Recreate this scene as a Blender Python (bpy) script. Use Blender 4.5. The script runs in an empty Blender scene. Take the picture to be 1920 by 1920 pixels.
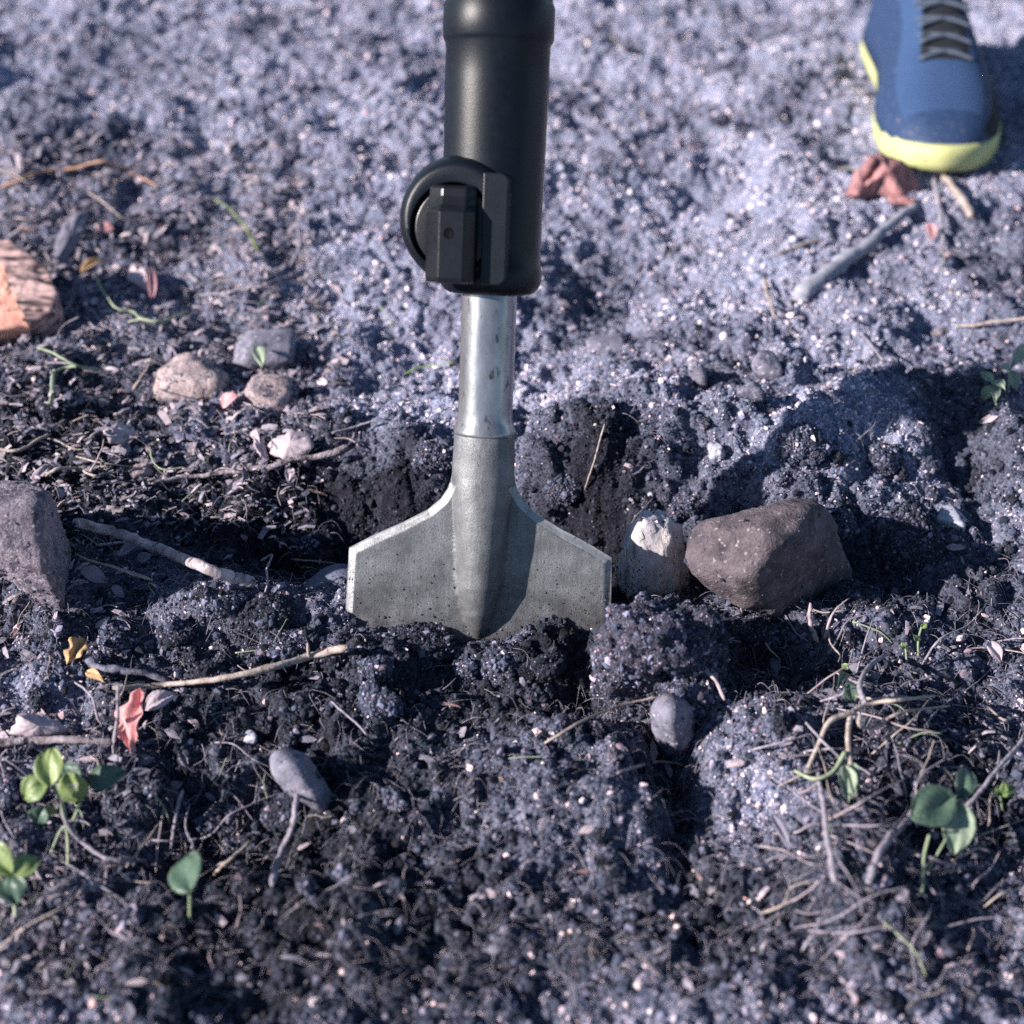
import bpy, bmesh, math, random
import numpy as np
from mathutils import Vector, Matrix

random.seed(7)
RNG = np.random.default_rng(11)
scene = bpy.context.scene
col = scene.collection

# ------------------------------------------------------------------ camera
F = 2765.0                      # focal length in pixels of a 1920 wide frame
PITCH = math.radians(38.0)
CAM = np.array([0.0162, -0.507, 0.472])
cam_data = bpy.data.cameras.new("camera")
cam_data.sensor_width = 36.0
cam_data.lens = 36.0 * F / 1920.0
cam_data.clip_start = 0.02
cam_data.clip_end = 500.0
cam_data.dof.use_dof = True
cam_data.dof.focus_distance = 0.70
cam_data.dof.aperture_fstop = 6.3
cam = bpy.data.objects.new("camera", cam_data)
cam.location = CAM
cam.rotation_euler = (math.pi / 2 - PITCH, 0, 0)
col.objects.link(cam)
scene.camera = cam

# ------------------------------------------------------------------ sky and sun
SUN_DIR = Vector((-0.85, -0.31, 0.46)).normalized()       # towards the sun
world = bpy.data.worlds.new("World")
scene.world = world
world.use_nodes = True
wn = world.node_tree.nodes
bg = wn["Background"]
sky = wn.new("ShaderNodeTexSky")
sky.sky_type = 'NISHITA'
sky.sun_disc = False
sky.ozone_density = 3.0
sky.dust_density = 0.3
sky.sun_elevation = math.asin(SUN_DIR.z)
sky.sun_rotation = math.atan2(SUN_DIR.x, SUN_DIR.y)
world.node_tree.links.new(sky.outputs[0], bg.inputs[0])
bg.inputs[1].default_value = 0.06
sun_data = bpy.data.lights.new("sun", 'SUN')
sun_data.energy = 5.0
sun_data.angle = math.radians(0.8)
sun_data.color = (1.0, 0.92, 0.87)
sun = bpy.data.objects.new("sun", sun_data)
sun.rotation_euler = SUN_DIR.to_track_quat('Z', 'Y').to_euler()
sun.location = (-2, -0.5, 2)
col.objects.link(sun)

scene.view_settings.view_transform = 'Standard'
scene.view_settings.look = 'None'
scene.view_settings.exposure = 1.0
scene.view_settings.gamma = 1.0
scene.cycles.use_denoising = False
scene.cycles.max_bounces = 5

# ------------------------------------------------------------------ noise
def _h(ix, iy, iz, seed):
    ix = ix.astype(np.int64).astype(np.uint32); iy = iy.astype(np.int64).astype(np.uint32)
    iz = np.uint32(iz) if np.isscalar(iz) else iz.astype(np.int64).astype(np.uint32)
    with np.errstate(over='ignore'):
        h = ix * np.uint32(374761393) + iy * np.uint32(668265263) + iz * np.uint32(2147483647) + np.uint32((seed * 974711 + 1013) & 0xffffffff)
        h = (h ^ (h >> np.uint32(13))) * np.uint32(1274126177)
        h = (h ^ (h >> np.uint32(16))) * np.uint32(2246822519)
        h = h ^ (h >> np.uint32(15))
    return h.astype(np.float64) / 4294967295.0

def vnoise(x, y, seed=0):
    x = np.asarray(x, float); y = np.asarray(y, float)
    ix = np.floor(x); iy = np.floor(y); fx = x - ix; fy = y - iy
    sx = fx * fx * fx * (fx * (fx * 6 - 15) + 10); sy = fy * fy * fy * (fy * (fy * 6 - 15) + 10)
    a = _h(ix, iy, 0, seed); b = _h(ix + 1, iy, 0, seed); c = _h(ix, iy + 1, 0, seed); d = _h(ix + 1, iy + 1, 0, seed)
    return ((a * (1 - sx) + b * sx) * (1 - sy) + (c * (1 - sx) + d * sx) * sy) * 2 - 1

def fbm(x, y, octv=4, seed=0, gain=0.5):
    s = 0; a = 1.0; t = 0
    for i in range(octv):
        k = 2.03 ** i
        s = s + a * vnoise(x * k + 17.3 * i, y * k - 9.1 * i, seed + i); t += a; a *= gain
    return s / t

def vnoise3(p, seed=0):
    ip = np.floor(p); f = p - ip; s = f * f * (3 - 2 * f)
    r = 0
    for dx in (0, 1):
        wx = s[:, 0] if dx else 1 - s[:, 0]
        for dy in (0, 1):
            wy = s[:, 1] if dy else 1 - s[:, 1]
            for dz in (0, 1):
                wz = s[:, 2] if dz else 1 - s[:, 2]
                r = r + wx * wy * wz * _h(ip[:, 0] + dx, ip[:, 1] + dy, ip[:, 2] + dz, seed)
    return r * 2 - 1

def fbm3(p, octv=4, seed=0, gain=0.5):
    s = 0; a = 1.0; t = 0
    for i in range(octv):
        s = s + a * vnoise3(p * 2.03 ** i + 11.7 * i, seed + i); t += a; a *= gain
    return s / t

def lumps(x, y, cell, seed, fill=0.8):
    """rounded crumbs: domes on a jittered grid, value 0..1 and a per-crumb random"""
    X = x / cell; Y = y / cell
    ix = np.floor(X); iy = np.floor(Y)
    best = np.zeros_like(X); rid = np.zeros_like(X)
    for dx in (-1, 0, 1):
        for dy in (-1, 0, 1):
            cx = ix + dx; cy = iy + dy
            px = cx + _h(cx, cy, 1, seed); py = cy + _h(cx, cy, 2, seed)
            r = (0.35 + 0.55 * _h(cx, cy, 3, seed)) * fill
            k = 0.75 + 0.5 * _h(cx, cy, 4, seed)
            d2 = (((X - px) * k) ** 2 + ((Y - py) / k) ** 2) / (r * r)
            v = np.sqrt(np.clip(1 - d2, 0, 1)) * r
            m = v > best
            best = np.where(m, v, best); rid = np.where(m, _h(cx, cy, 5, seed), rid)
    return best, rid

# ------------------------------------------------------------------ picture <-> place helpers
FWD = np.array([0, math.cos(PITCH), -math.sin(PITCH)]); UP = np.array([0, math.sin(PITCH), math.cos(PITCH)]); RIGHT = np.array([1.0, 0, 0])
def ray(px, py):
    return FWD + RIGHT * ((px - 960) / F) - UP * ((py - 960) / F)
def on_plane(px, py, z=0.0):
    d = ray(px, py); t = (z - CAM[2]) / d[2]
    return CAM + d * t
def on_wall(px, py, y):
    d = ray(px, py); t = (y - CAM[1]) / d[1]
    return CAM + d * t
def scale_at(p):
    return float(np.dot(np.asarray(p) - CAM, FWD)) / F      # metres per photo pixel

def zone(px, py, sx, sy):
    c = on_plane(px, py); s = scale_at(c)
    g = math.atan2(CAM[2], c[1] - CAM[1])
    return c[0], c[1], sx * s, sy * s / math.sin(g)

def blob(x, y, z4, p=2.0):
    cx, cy, rx, ry = z4
    q = ((x - cx) / rx) ** 2 + ((y - cy) / ry) ** 2
    return np.exp(-np.power(q, p / 2))

# heights: photo pixel of the foot, radii in pixels, height in metres, falloff power
BUMPS = [
    (640, 1040, 330, 75, -0.022, 2.4), (960, 1020, 360, 70, -0.026, 2.4), (300, 1030, 200, 60, -0.006, 2),
    (1160, 1010, 200, 90, -0.018, 2), (1440, 1085, 170, 60, -0.014, 2),
    (1480, 850, 260, 110, 0.022, 2.4), (1720, 830, 260, 110, 0.014, 2), (1180, 830, 130, 120, 0.014, 2),
    (1130, 930, 60, 50, 0.010, 2), (820, 850, 130, 100, 0.012, 2),
    (1390, 800, 90, 50, -0.014, 2), (1800, 880, 45, 110, -0.020, 2), (1890, 880, 70, 140, 0.012, 2), (1640, 1060, 90, 40, -0.014, 2),
    (1440, 1250, 110, 70, -0.019, 2), (1265, 1480, 48, 140, -0.022, 2), (1250, 1420, 70, 60, -0.012, 2),
    (1640, 1180, 160, 70, 0.014, 2), (1420, 1400, 120, 90, 0.010, 2), (1700, 1420, 260, 120, 0.006, 2),
    (900, 1195, 300, 40, -0.010, 2), (480, 1165, 200, 40, 0.012, 2), (950, 1290, 220, 38, -0.008, 2),
    (1150, 1330, 110, 40, -0.014, 2),
    (1080, 1520, 150, 110, 0.010, 2), (620, 1330, 150, 80, 0.006, 2), (420, 1560, 160, 90, -0.012, 2),
    (300, 850, 260, 50, 0.010, 2), (560, 800, 140, 60, 0.008, 2), (250, 560, 220, 90, -0.006, 2),
    (1430, 640, 190, 40, 0.012, 2), (1330, 360, 90, 36, -0.016, 2), (1180, 320, 150, 60, 0.012, 2), (1480, 330, 70, 60, 0.016, 2),
    (1800, 520, 120, 60, 0.006, 2), (1130, 480, 110, 90, -0.007, 2), (60, 380, 110, 40, 0.012, 2),
]
BZ = [(zone(a, b, c, d), h, p) for a, b, c, d, h, p in BUMPS]

# darker soil, mostly humus (1) against dry sand (0)
HUM = [
    (60, 900, 420, 330, 0.75), (150, 480, 260, 120, 0.45), (600, 1000, 370, 110, 0.88), (960, 1010, 420, 105, 0.85),
    (1150, 930, 150, 110, 0.75), (640, 900, 170, 60, 0.6), (1380, 1060, 260, 110, 0.55), (1360, 800, 110, 80, 0.40), (1800, 870, 90, 170, 0.6),
    (900, 1280, 660, 130, 0.82), (480, 1560, 520, 260, 0.80), (1440, 1240, 140, 90, 0.6), (1260, 1500, 70, 160, 0.55),
    (1760, 1500, 280, 200, 0.68), (1110, 560, 100, 190, 0.42), (1880, 560, 120, 200, 0.30), (60, 300, 260, 60, 0.35), (1700, 1120, 270, 120, 0.62),  # the patch right of the shank is just a darker tone
    (1900, 1250, 200, 200, 0.35), (1000, 1800, 1300, 180, 0.65),
]
HZ = [(zone(a, b, c, d), h) for a, b, c, d, h in HUM]

DUG = [zone(1450, 850, 420, 150), zone(760, 880, 260, 70), zone(1080, 880, 200, 90)]

def humus(x, y):
    v = 0.10 * np.ones_like(x)
    for z4, h in HZ:
        v = 1 - (1 - v) * (1 - h * blob(x, y, z4, 2.4))
    v = v + 0.36 * fbm(x * 20, y * 20, 4, 90) + 0.16 * fbm(x * 75, y * 75, 2, 97) + 0.06
    return np.clip(v, 0, 1)

def H_base(x, y):
    z = 0.014 * fbm(x * 8.5, y * 8.5, 3, 3) + 0.0085 * fbm(x * 26, y * 26, 3, 21)
    for z4, h, p in BZ:
        z = z + h * blob(x, y, z4, p)
    return z

def H(x, y, full=False):
    x = np.asarray(x, float); y = np.asarray(y, float)
    z = H_base(x, y)
    hm = humus(x, y)
    wx = x + 0.004 * vnoise(x * 90, y * 90, 31); wy = y + 0.004 * vnoise(x * 90, y * 90, 32)
    a, ra = lumps(wx, wy, 0.030, 41); b, rb = lumps(wx, wy, 0.013, 42); c, rc = lumps(wx, wy, 0.0062, 43)
    k = 0.50 + 0.60 * hm
    e_, re_ = lumps(wx + 0.3, wy, 0.058, 44)
    dug = np.clip(blob(x, y, DUG[0], 3) + blob(x, y, DUG[1], 3) + blob(x, y, DUG[2], 3), 0, 1)
    rg = 1 - np.abs(fbm(x * 42, y * 42, 3, 58)) * 2.2
    z = z + dug * (0.017 * e_ * (re_ > 0.45) + 0.0045 * rg)
    z = z + k * (0.0120 * (a * (ra > 0.35)) + 0.0075 * (b * (rb > 0.25))) + (0.35 + 0.65 * k) * 0.0042 * c
    z = z + 0.0018 * fbm(x * 210, y * 210, 3, 55)
    return z

def G(px, py, h=0.0):
    """point h above the soil that shows at this photo pixel"""
    d = ray(px, py)
    t = np.linspace(0.40, 2.4, 700)
    P = CAM[None, :] + d[None, :] * t[:, None]
    g = P[:, 2] - ground_z(P[:, 0], P[:, 1]) - h
    i = int(np.argmax(g < 0))
    if i == 0:
        i = 1
    f = g[i - 1] / (g[i - 1] - g[i] + 1e-12)
    tt = t[i - 1] + (t[i] - t[i - 1]) * f
    return CAM + d * tt

def normal_at(x, y, e=0.006):
    X = np.array([x + e, x - e, x, x]); Y = np.array([y, y, y + e, y - e])
    z = H_base(X, Y)
    return Vector((-(z[0] - z[1]) / (2 * e), -(z[2] - z[3]) / (2 * e), 1)).normalized()

# ------------------------------------------------------------------ materials
def mk(name, c1, c2, scale=60.0, rough=0.85, bump=0.3, bscale=300.0, metallic=0.0, speck=None, speck_scale=400.0, speck_amt=0.12,
       stretch=None, spec=0.3, c3=None, bdist=0.001, sub=0.0, lo=0.32, hi=0.68):
    m = bpy.data.materials.new(name); m.use_nodes = True
    N = m.node_tree.nodes; L = m.node_tree.links
    b = N["Principled BSDF"]
    b.inputs["Roughness"].default_value = rough; b.inputs["Metallic"].default_value = metallic
    b.inputs["Specular IOR Level"].default_value = spec
    tc = N.new("ShaderNodeTexCoord"); mp = N.new("ShaderNodeMapping")
    L.new(tc.outputs["Object"], mp.inputs[0])
    if stretch: mp.inputs["Scale"].default_value = stretch
    n1 = N.new("ShaderNodeTexNoise"); n1.inputs["Scale"].default_value = scale; n1.inputs["Detail"].default_value = 6; n1.inputs["Roughness"].default_value = 0.65
    L.new(mp.outputs[0], n1.inputs["Vector"])
    r = N.new("ShaderNodeValToRGB")
    r.color_ramp.elements[0].position = lo; r.color_ramp.elements[0].color = (*c1, 1)
    r.color_ramp.elements[1].position = hi; r.color_ramp.elements[1].color = (*c2, 1)
    if c3:
        e = r.color_ramp.elements.new((lo + hi) / 2); e.color = (*c3, 1)
    L.new(n1.outputs["Fac"], r.inputs[0])
    out = r.outputs[0]
    if speck:
        v = N.new("ShaderNodeTexNoise"); v.inputs["Scale"].default_value = speck_scale; v.inputs["Detail"].default_value = 3
        L.new(mp.outputs[0], v.inputs["Vector"])
        mr = N.new("ShaderNodeMapRange"); mr.inputs["From Min"].default_value = 0.62 - speck_amt; mr.inputs["From Max"].default_value = 0.70 - speck_amt
        L.new(v.outputs["Fac"], mr.inputs["Value"])
        mx = N.new("ShaderNodeMix"); mx.data_type = 'RGBA'
        L.new(mr.outputs[0], mx.inputs["Factor"]); L.new(out, mx.inputs["A"]); mx.inputs["B"].default_value = (*speck, 1)
        out = mx.outputs["Result"]
    L.new(out, b.inputs["Base Color"])
    if bump:
        n2 = N.new("ShaderNodeTexNoise"); n2.inputs["Scale"].default_value = bscale; n2.inputs["Detail"].default_value = 5; n2.inputs["Roughness"].default_value = 0.6
        L.new(mp.outputs[0], n2.inputs["Vector"])
        bp = N.new("ShaderNodeBump"); bp.inputs["Strength"].default_value = bump; bp.inputs["Distance"].default_value = bdist
        L.new(n2.outputs["Fac"], bp.inputs["Height"]); L.new(bp.outputs[0], b.inputs["Normal"])
    if sub:
        b.inputs["Subsurface Weight"].default_value = sub; b.inputs["Subsurface Radius"].default_value = (0.002, 0.003, 0.001)
    return m

SAND_A = (0.06, 0.085, 0.15); SAND_B = (0.42, 0.43, 0.58)
HUM_A = (0.003, 0.004, 0.0075); HUM_B = (0.032, 0.030, 0.045)

def soil_material():
    m = bpy.data.materials.new("soil"); m.use_nodes = True
    N = m.node_tree.nodes; L = m.node_tree.links; b = N["Principled BSDF"]
    b.inputs["Roughness"].default_value = 0.95; b.inputs["Specular IOR Level"].default_value = 0.15
    at = N.new("ShaderNodeAttribute"); at.attribute_name = "humus"
    tc = N.new("ShaderNodeTexCoord")
    def noise(s, d=4):
        n = N.new("ShaderNodeTexNoise"); n.inputs["Scale"].default_value = s; n.inputs["Detail"].default_value = d; n.inputs["Roughness"].default_value = 0.7
        L.new(tc.outputs["Object"], n.inputs["Vector"]); return n
    n1 = noise(420, 5)
    def ramp(a, c):
        r = N.new("ShaderNodeValToRGB"); r.color_ramp.elements[0].position = 0.34; r.color_ramp.elements[1].position = 0.66
        r.color_ramp.elements[0].color = (*a, 1); r.color_ramp.elements[1].color = (*c, 1)
        L.new(n1.outputs["Fac"], r.inputs[0]); return r
    rs = ramp(SAND_A, SAND_B); rh = ramp(HUM_A, HUM_B)
    mx = N.new("ShaderNodeMix"); mx.data_type = 'RGBA'
    L.new(at.outputs["Fac"], mx.inputs["Factor"]); L.new(rs.outputs[0], mx.inputs["A"]); L.new(rh.outputs[0], mx.inputs["B"])
    L.new(mx.outputs["Result"], b.inputs["Base Color"])
    n2 = noise(900, 4)
    bp = N.new("ShaderNodeBump"); bp.inputs["Strength"].default_value = 0.9; bp.inputs["Distance"].default_value = 0.0012
    L.new(n2.outputs["Fac"], bp.inputs["Height"]); L.new(bp.outputs[0], b.inputs["Normal"])
    return m

def grain_material():
    m = bpy.data.materials.new("grain"); m.use_nodes = True
    N = m.node_tree.nodes; L = m.node_tree.links; b = N["Principled BSDF"]
    b.inputs["Roughness"].default_value = 0.85; b.inputs["Specular IOR Level"].default_value = 0.25
    at = N.new("ShaderNodeAttribute"); at.attribute_type = 'INSTANCER'; at.attribute_name = "gcol"
    L.new(at.outputs["Color"], b.inputs["Base Color"])
    return m

M = {}
M['soil'] = soil_material(); M['grain'] = grain_material()
M['steel'] = mk("machined_steel", (0.22, 0.226, 0.24), (0.40, 0.408, 0.425), 130, 0.25, 0.40, 260, metallic=0.72, spec=0.7, stretch=(1, 1, 0.45), speck=(0.10, 0.10, 0.102), speck_scale=300, speck_amt=-0.01, bdist=0.0004)
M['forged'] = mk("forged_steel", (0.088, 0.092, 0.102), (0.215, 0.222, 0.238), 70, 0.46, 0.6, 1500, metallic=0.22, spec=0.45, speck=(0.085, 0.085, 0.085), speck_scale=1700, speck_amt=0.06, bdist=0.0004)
M['edge'] = mk("ground_steel_edge", (0.22, 0.225, 0.235), (0.42, 0.425, 0.435), 160, 0.40, 0.4, 900, metallic=0.35, spec=0.5, speck=(0.16, 0.155, 0.15), speck_scale=420, speck_amt=0.02, bdist=0.0004)
def soiled_shaded_steel(m):
    """soil smears and shade of the soil ridge painted dark on the lower blade, faint vertical scratches"""
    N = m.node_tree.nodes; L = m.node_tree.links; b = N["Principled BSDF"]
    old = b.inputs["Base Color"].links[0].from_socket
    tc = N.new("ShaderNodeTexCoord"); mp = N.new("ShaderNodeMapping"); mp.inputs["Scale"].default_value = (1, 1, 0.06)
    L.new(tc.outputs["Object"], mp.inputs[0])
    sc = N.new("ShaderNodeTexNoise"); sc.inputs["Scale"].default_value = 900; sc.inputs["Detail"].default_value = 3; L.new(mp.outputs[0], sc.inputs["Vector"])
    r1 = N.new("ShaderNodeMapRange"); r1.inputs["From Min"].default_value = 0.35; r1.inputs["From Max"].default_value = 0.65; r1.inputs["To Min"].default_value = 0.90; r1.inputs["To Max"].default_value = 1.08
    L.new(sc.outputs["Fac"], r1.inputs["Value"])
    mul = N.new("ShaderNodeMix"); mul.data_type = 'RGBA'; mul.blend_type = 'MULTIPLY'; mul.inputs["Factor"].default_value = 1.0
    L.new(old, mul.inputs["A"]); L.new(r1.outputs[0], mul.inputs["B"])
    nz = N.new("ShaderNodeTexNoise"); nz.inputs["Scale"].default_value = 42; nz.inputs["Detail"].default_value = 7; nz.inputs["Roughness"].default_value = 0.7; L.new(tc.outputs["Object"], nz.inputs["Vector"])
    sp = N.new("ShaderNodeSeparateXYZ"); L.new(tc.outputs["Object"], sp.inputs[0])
    hz = N.new("ShaderNodeMapRange"); hz.inputs["From Min"].default_value = 0.002; hz.inputs["From Max"].default_value = 0.050; hz.inputs["To Min"].default_value = 0.20; hz.inputs["To Max"].default_value = -0.12  # lower end painted darker for the shade of the soil in front
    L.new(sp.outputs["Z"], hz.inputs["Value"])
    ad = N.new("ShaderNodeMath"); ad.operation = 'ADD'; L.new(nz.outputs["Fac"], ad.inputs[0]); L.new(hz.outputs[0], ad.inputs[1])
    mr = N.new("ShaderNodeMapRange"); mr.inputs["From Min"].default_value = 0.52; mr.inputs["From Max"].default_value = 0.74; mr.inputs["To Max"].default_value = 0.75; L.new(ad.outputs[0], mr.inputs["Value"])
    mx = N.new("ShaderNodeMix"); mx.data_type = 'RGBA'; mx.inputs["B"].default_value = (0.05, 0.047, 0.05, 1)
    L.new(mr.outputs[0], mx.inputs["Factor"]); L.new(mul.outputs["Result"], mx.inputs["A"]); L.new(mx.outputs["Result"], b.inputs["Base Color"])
soiled_shaded_steel(M['forged'])
M['rubber'] = mk("black_rubber", (0.003, 0.005, 0.009), (0.006, 0.009, 0.015), 300, 0.38, 0.25, 1500, spec=0.28, bdist=0.0004)
M['plastic'] = mk("dark_plastic", (0.004, 0.005, 0.007), (0.009, 0.010, 0.013), 90, 0.30, 0.1, 700, spec=0.35)
M['hole'] = mk("bore_shade_black", (0.003, 0.003, 0.004), (0.004, 0.004, 0.005), 90, 0.5, 0, spec=0.05)  # black colour stands in for the shade inside the hole
M['rock_red'] = mk("rock_redbrown", (0.040, 0.035, 0.044), (0.185, 0.150, 0.170), 75, 0.92, 1.0, 600, speck=(0.33, 0.27, 0.29), speck_scale=420, speck_amt=0.0, bdist=0.0015)
M['rock_granite'] = mk("rock_granite", (0.075, 0.066, 0.09), (0.36, 0.30, 0.355), 85, 0.9, 0.9, 600, speck=(0.50, 0.46, 0.52), speck_scale=420, speck_amt=0.02, bdist=0.0015)
M['rock_pale'] = mk("rock_pale", (0.26, 0.245, 0.32), (0.78, 0.70, 0.66), 50, 0.75, 0.6, 300, stretch=(1.6, 1.6, 0.30), speck=(0.16, 0.17, 0.18), speck_scale=60, speck_amt=0.0)
M['rock_smooth'] = mk("rock_bluegrey", (0.060, 0.070, 0.105), (0.17, 0.19, 0.26), 70, 0.8, 0.4, 400, speck=(0.34, 0.38, 0.46), speck_scale=90, speck_amt=0.02)
M['rock_pink'] = mk("rock_pink", (0.18, 0.14, 0.16), (0.54, 0.43, 0.42), 110, 0.85, 0.9, 420, speck=(0.10, 0.10, 0.14), speck_scale=260, speck_amt=0.05, bdist=0.0015)
M['rock_grey'] = mk("rock_grey", (0.10, 0.10, 0.14), (0.27, 0.255, 0.325), 120, 0.88, 0.7, 500, speck=(0.5, 0.46, 0.5), speck_scale=420, speck_amt=0.0)
M['rock_white'] = mk("rock_white", (0.28, 0.29, 0.37), (0.52, 0.52, 0.60), 120, 0.7, 0.4, 400)
M['clod'] = mk("soil_clod", (0.022, 0.020, 0.034), (0.125, 0.105, 0.145), 300, 0.95, 1.0, 800, speck=(0.30, 0.26, 0.34), speck_scale=520, speck_amt=-0.02, bdist=0.002)
M['clod_dark'] = mk("soil_clod_dark", (0.012, 0.012, 0.022), (0.062, 0.056, 0.085), 300, 0.95, 1.0, 800, speck=(0.22, 0.20, 0.27), speck_scale=520, speck_amt=-0.03, bdist=0.002)
M['bark'] = mk("twig_bark", (0.10, 0.085, 0.10), (0.42, 0.36, 0.40), 200, 0.85, 0.9, 420, speck=(0.04, 0.036, 0.045), speck_scale=240, speck_amt=0.05, bdist=0.0015)
M['bark_pale'] = mk("twig_peeling_bark", (0.10, 0.085, 0.10), (0.62, 0.54, 0.58), 120, 0.85, 0.9, 420, speck=(0.05, 0.045, 0.055), speck_scale=200, speck_amt=0.03, bdist=0.0015)
M['bark_dark'] = mk("twig_dark", (0.05, 0.055, 0.075), (0.26, 0.25, 0.33), 220, 0.8, 0.7, 500)
M['straw'] = mk("dry_straw", (0.22, 0.175, 0.155), (0.50, 0.43, 0.40), 260, 0.75, 0.6, 600, speck=(0.12, 0.09, 0.09), speck_scale=420, speck_amt=0.02)
M['straw_grey'] = mk("grey_straw", (0.15, 0.135, 0.17), (0.40, 0.36, 0.42), 260, 0.8, 0.6, 600, speck=(0.08, 0.07, 0.09), speck_scale=420, speck_amt=0.02)
M['stick_orange'] = mk("orange_twig", (0.32, 0.17, 0.11), (0.52, 0.33, 0.24), 200, 0.75, 0.3, 500)
M['drift'] = mk("weathered_stick", (0.19, 0.20, 0.25), (0.40, 0.40, 0.47), 120, 0.85, 0.6, 400, stretch=(1, 1, 1))
M['wood_orange'] = mk("fresh_wood", (0.55, 0.22, 0.17), (0.92, 0.52, 0.33), 60, 0.7, 0.5, 300, c3=(0.74, 0.38, 0.30))
M['wood_weathered'] = mk("weathered_wood", (0.05, 0.036, 0.042), (0.60, 0.40, 0.38), 210, 0.85, 0.6, 400, stretch=(0.12, 1, 1), lo=0.40, hi=0.58)
M['wood_red'] = mk("red_wood", (0.14, 0.08, 0.10), (0.72, 0.34, 0.32), 90, 0.8, 0.9, 300, stretch=(1.5, 0.5, 1), bdist=0.002)
M['leaf_red'] = mk("red_leaf", (0.44, 0.17, 0.18), (0.72, 0.42, 0.43), 90, 0.6, 0.4, 300, sub=0.1)
M['leaf_pale'] = mk("pale_dry_leaf", (0.34, 0.28, 0.33), (0.58, 0.48, 0.52), 130, 0.75, 0.5, 300, speck=(0.20, 0.16, 0.2), speck_scale=150, speck_amt=0.0)
M['leaf_grey'] = mk("grey_dry_leaf", (0.13, 0.125, 0.165), (0.27, 0.25, 0.32), 130, 0.8, 0.5, 300)
M['leaf_brown'] = mk("brown_dry_leaf", (0.16, 0.10, 0.10), (0.36, 0.24, 0.24), 130, 0.75, 0.5, 300)
M['leaf_yellow'] = mk("yellow_leaf", (0.30, 0.17, 0.08), (0.60, 0.42, 0.24), 130, 0.7, 0.4, 300)
M['leaf_green'] = mk("green_leaf", (0.045, 0.085, 0.065), (0.10, 0.155, 0.11), 90, 0.42, 0.4, 260, spec=0.4, sub=0.1, speck=(0.26, 0.25, 0.27), speck_scale=330, speck_amt=-0.02)
M['leaf_lime'] = mk("lime_leaf", (0.11, 0.17, 0.06), (0.27, 0.33, 0.13), 80, 0.42, 0.4, 260, spec=0.4, sub=0.1, speck=(0.26, 0.25, 0.27), speck_scale=330, speck_amt=-0.02)
M['leaf_mint'] = mk("mint_leaf", (0.15, 0.20, 0.15), (0.34, 0.40, 0.29), 110, 0.6, 0.4, 300)
M['stem_green'] = mk("green_stem", (0.16, 0.22, 0.14), (0.38, 0.42, 0.28), 120, 0.6, 0.2, 300)
M['root'] = mk("pale_root", (0.24, 0.185, 0.20), (0.46, 0.385, 0.41), 220, 0.8, 0.3, 500)
M['shoe_sole'] = mk("lime_rubber", (0.46, 0.48, 0.20), (0.60, 0.61, 0.30), 60, 0.55, 0.3, 700, speck=(0.20, 0.18, 0.17), speck_scale=120, speck_amt=0.0)
M['shoe_blue'] = mk("blue_fabric", (0.020, 0.050, 0.13), (0.050, 0.10, 0.22), 700, 0.85, 1.0, 900)
M['shoe_black'] = mk("black_fabric", (0.008, 0.010, 0.014), (0.02, 0.022, 0.03), 500, 0.8, 0.4, 1500)
M['shoe_navy'] = mk("navy_panel", (0.014, 0.032, 0.085), (0.03, 0.06, 0.14), 300, 0.6, 0.4, 1200, speck=(0.16, 0.15, 0.16), speck_scale=260, speck_amt=-0.02)
M['lace'] = mk("lace", (0.06, 0.08, 0.12), (0.11, 0.14, 0.19), 500, 0.8, 0.4, 1500)

# ------------------------------------------------------------------ object helpers
def mesh_np(name, verts, faces, mats, smooth=True, slots=None):
    me = bpy.data.meshes.new(name)
    me.from_pydata([tuple(map(float, v)) for v in verts], [], faces)
    for m in (mats if isinstance(mats, (list, tuple)) else [mats]):
        me.materials.append(M[m])
    me.polygons.foreach_set("use_smooth", [smooth] * len(me.polygons))
    if slots is not None:
        me.polygons.foreach_set("material_index", slots)
    me.update()
    return me

def put(name, me, parent=None, label=None, cat=None, group=None, kind=None, loc=None):
    o = bpy.data.objects.new(name, me); col.objects.link(o)
    if parent is not None: o.parent = parent
    if loc is not None: o.location = loc
    if label: o["label"] = label
    if cat: o["category"] = cat
    if group: o["group"] = group
    if kind: o["kind"] = kind
    return o

def centred(verts):
    v = np.array(verts, float)
    c = np.array([v[:, 0].mean(), v[:, 1].mean(), v[:, 2].min()])
    return v - c, c

_ico = {}
def ico(sub):
    if sub not in _ico:
        bm = bmesh.new(); bmesh.ops.create_icosphere(bm, subdivisions=sub, radius=1.0)
        v = np.array([x.co[:] for x in bm.verts]); f = [[x.index for x in p.verts] for p in bm.faces]
        bm.free(); _ico[sub] = (v / np.linalg.norm(v, axis=1)[:, None], f)
    return _ico[sub]

def planes_shape(dirs, n, d, p):
    q = np.clip(dirs @ n.T / d[None, :], 0, None)
    return np.power((q ** p).sum(1), -1.0 / p)

def hull_planes(pts):
    bm = bmesh.new()
    for q in pts: bm.verts.new(q)
    bmesh.ops.convex_hull(bm, input=bm.verts)
    bm.normal_update()
    c = np.mean(pts, axis=0)
    n = []; d = []
    for f in bm.faces:
        nn = np.array(f.normal); dd = float(nn @ (np.array(f.verts[0].co) - c))
        if dd < 0: nn, dd = -nn, -dd
        if f.calc_area() > 1e-9: n.append(nn); d.append(max(dd, 1e-4))
    bm.free()
    keep_n = []; keep_d = []
    for i in np.argsort(d):
        if all(float(n[i] @ m) < 0.955 for m in keep_n): keep_n.append(n[i]); keep_d.append(d[i])
    return c, np.array(keep_n), np.array(keep_d)

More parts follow.
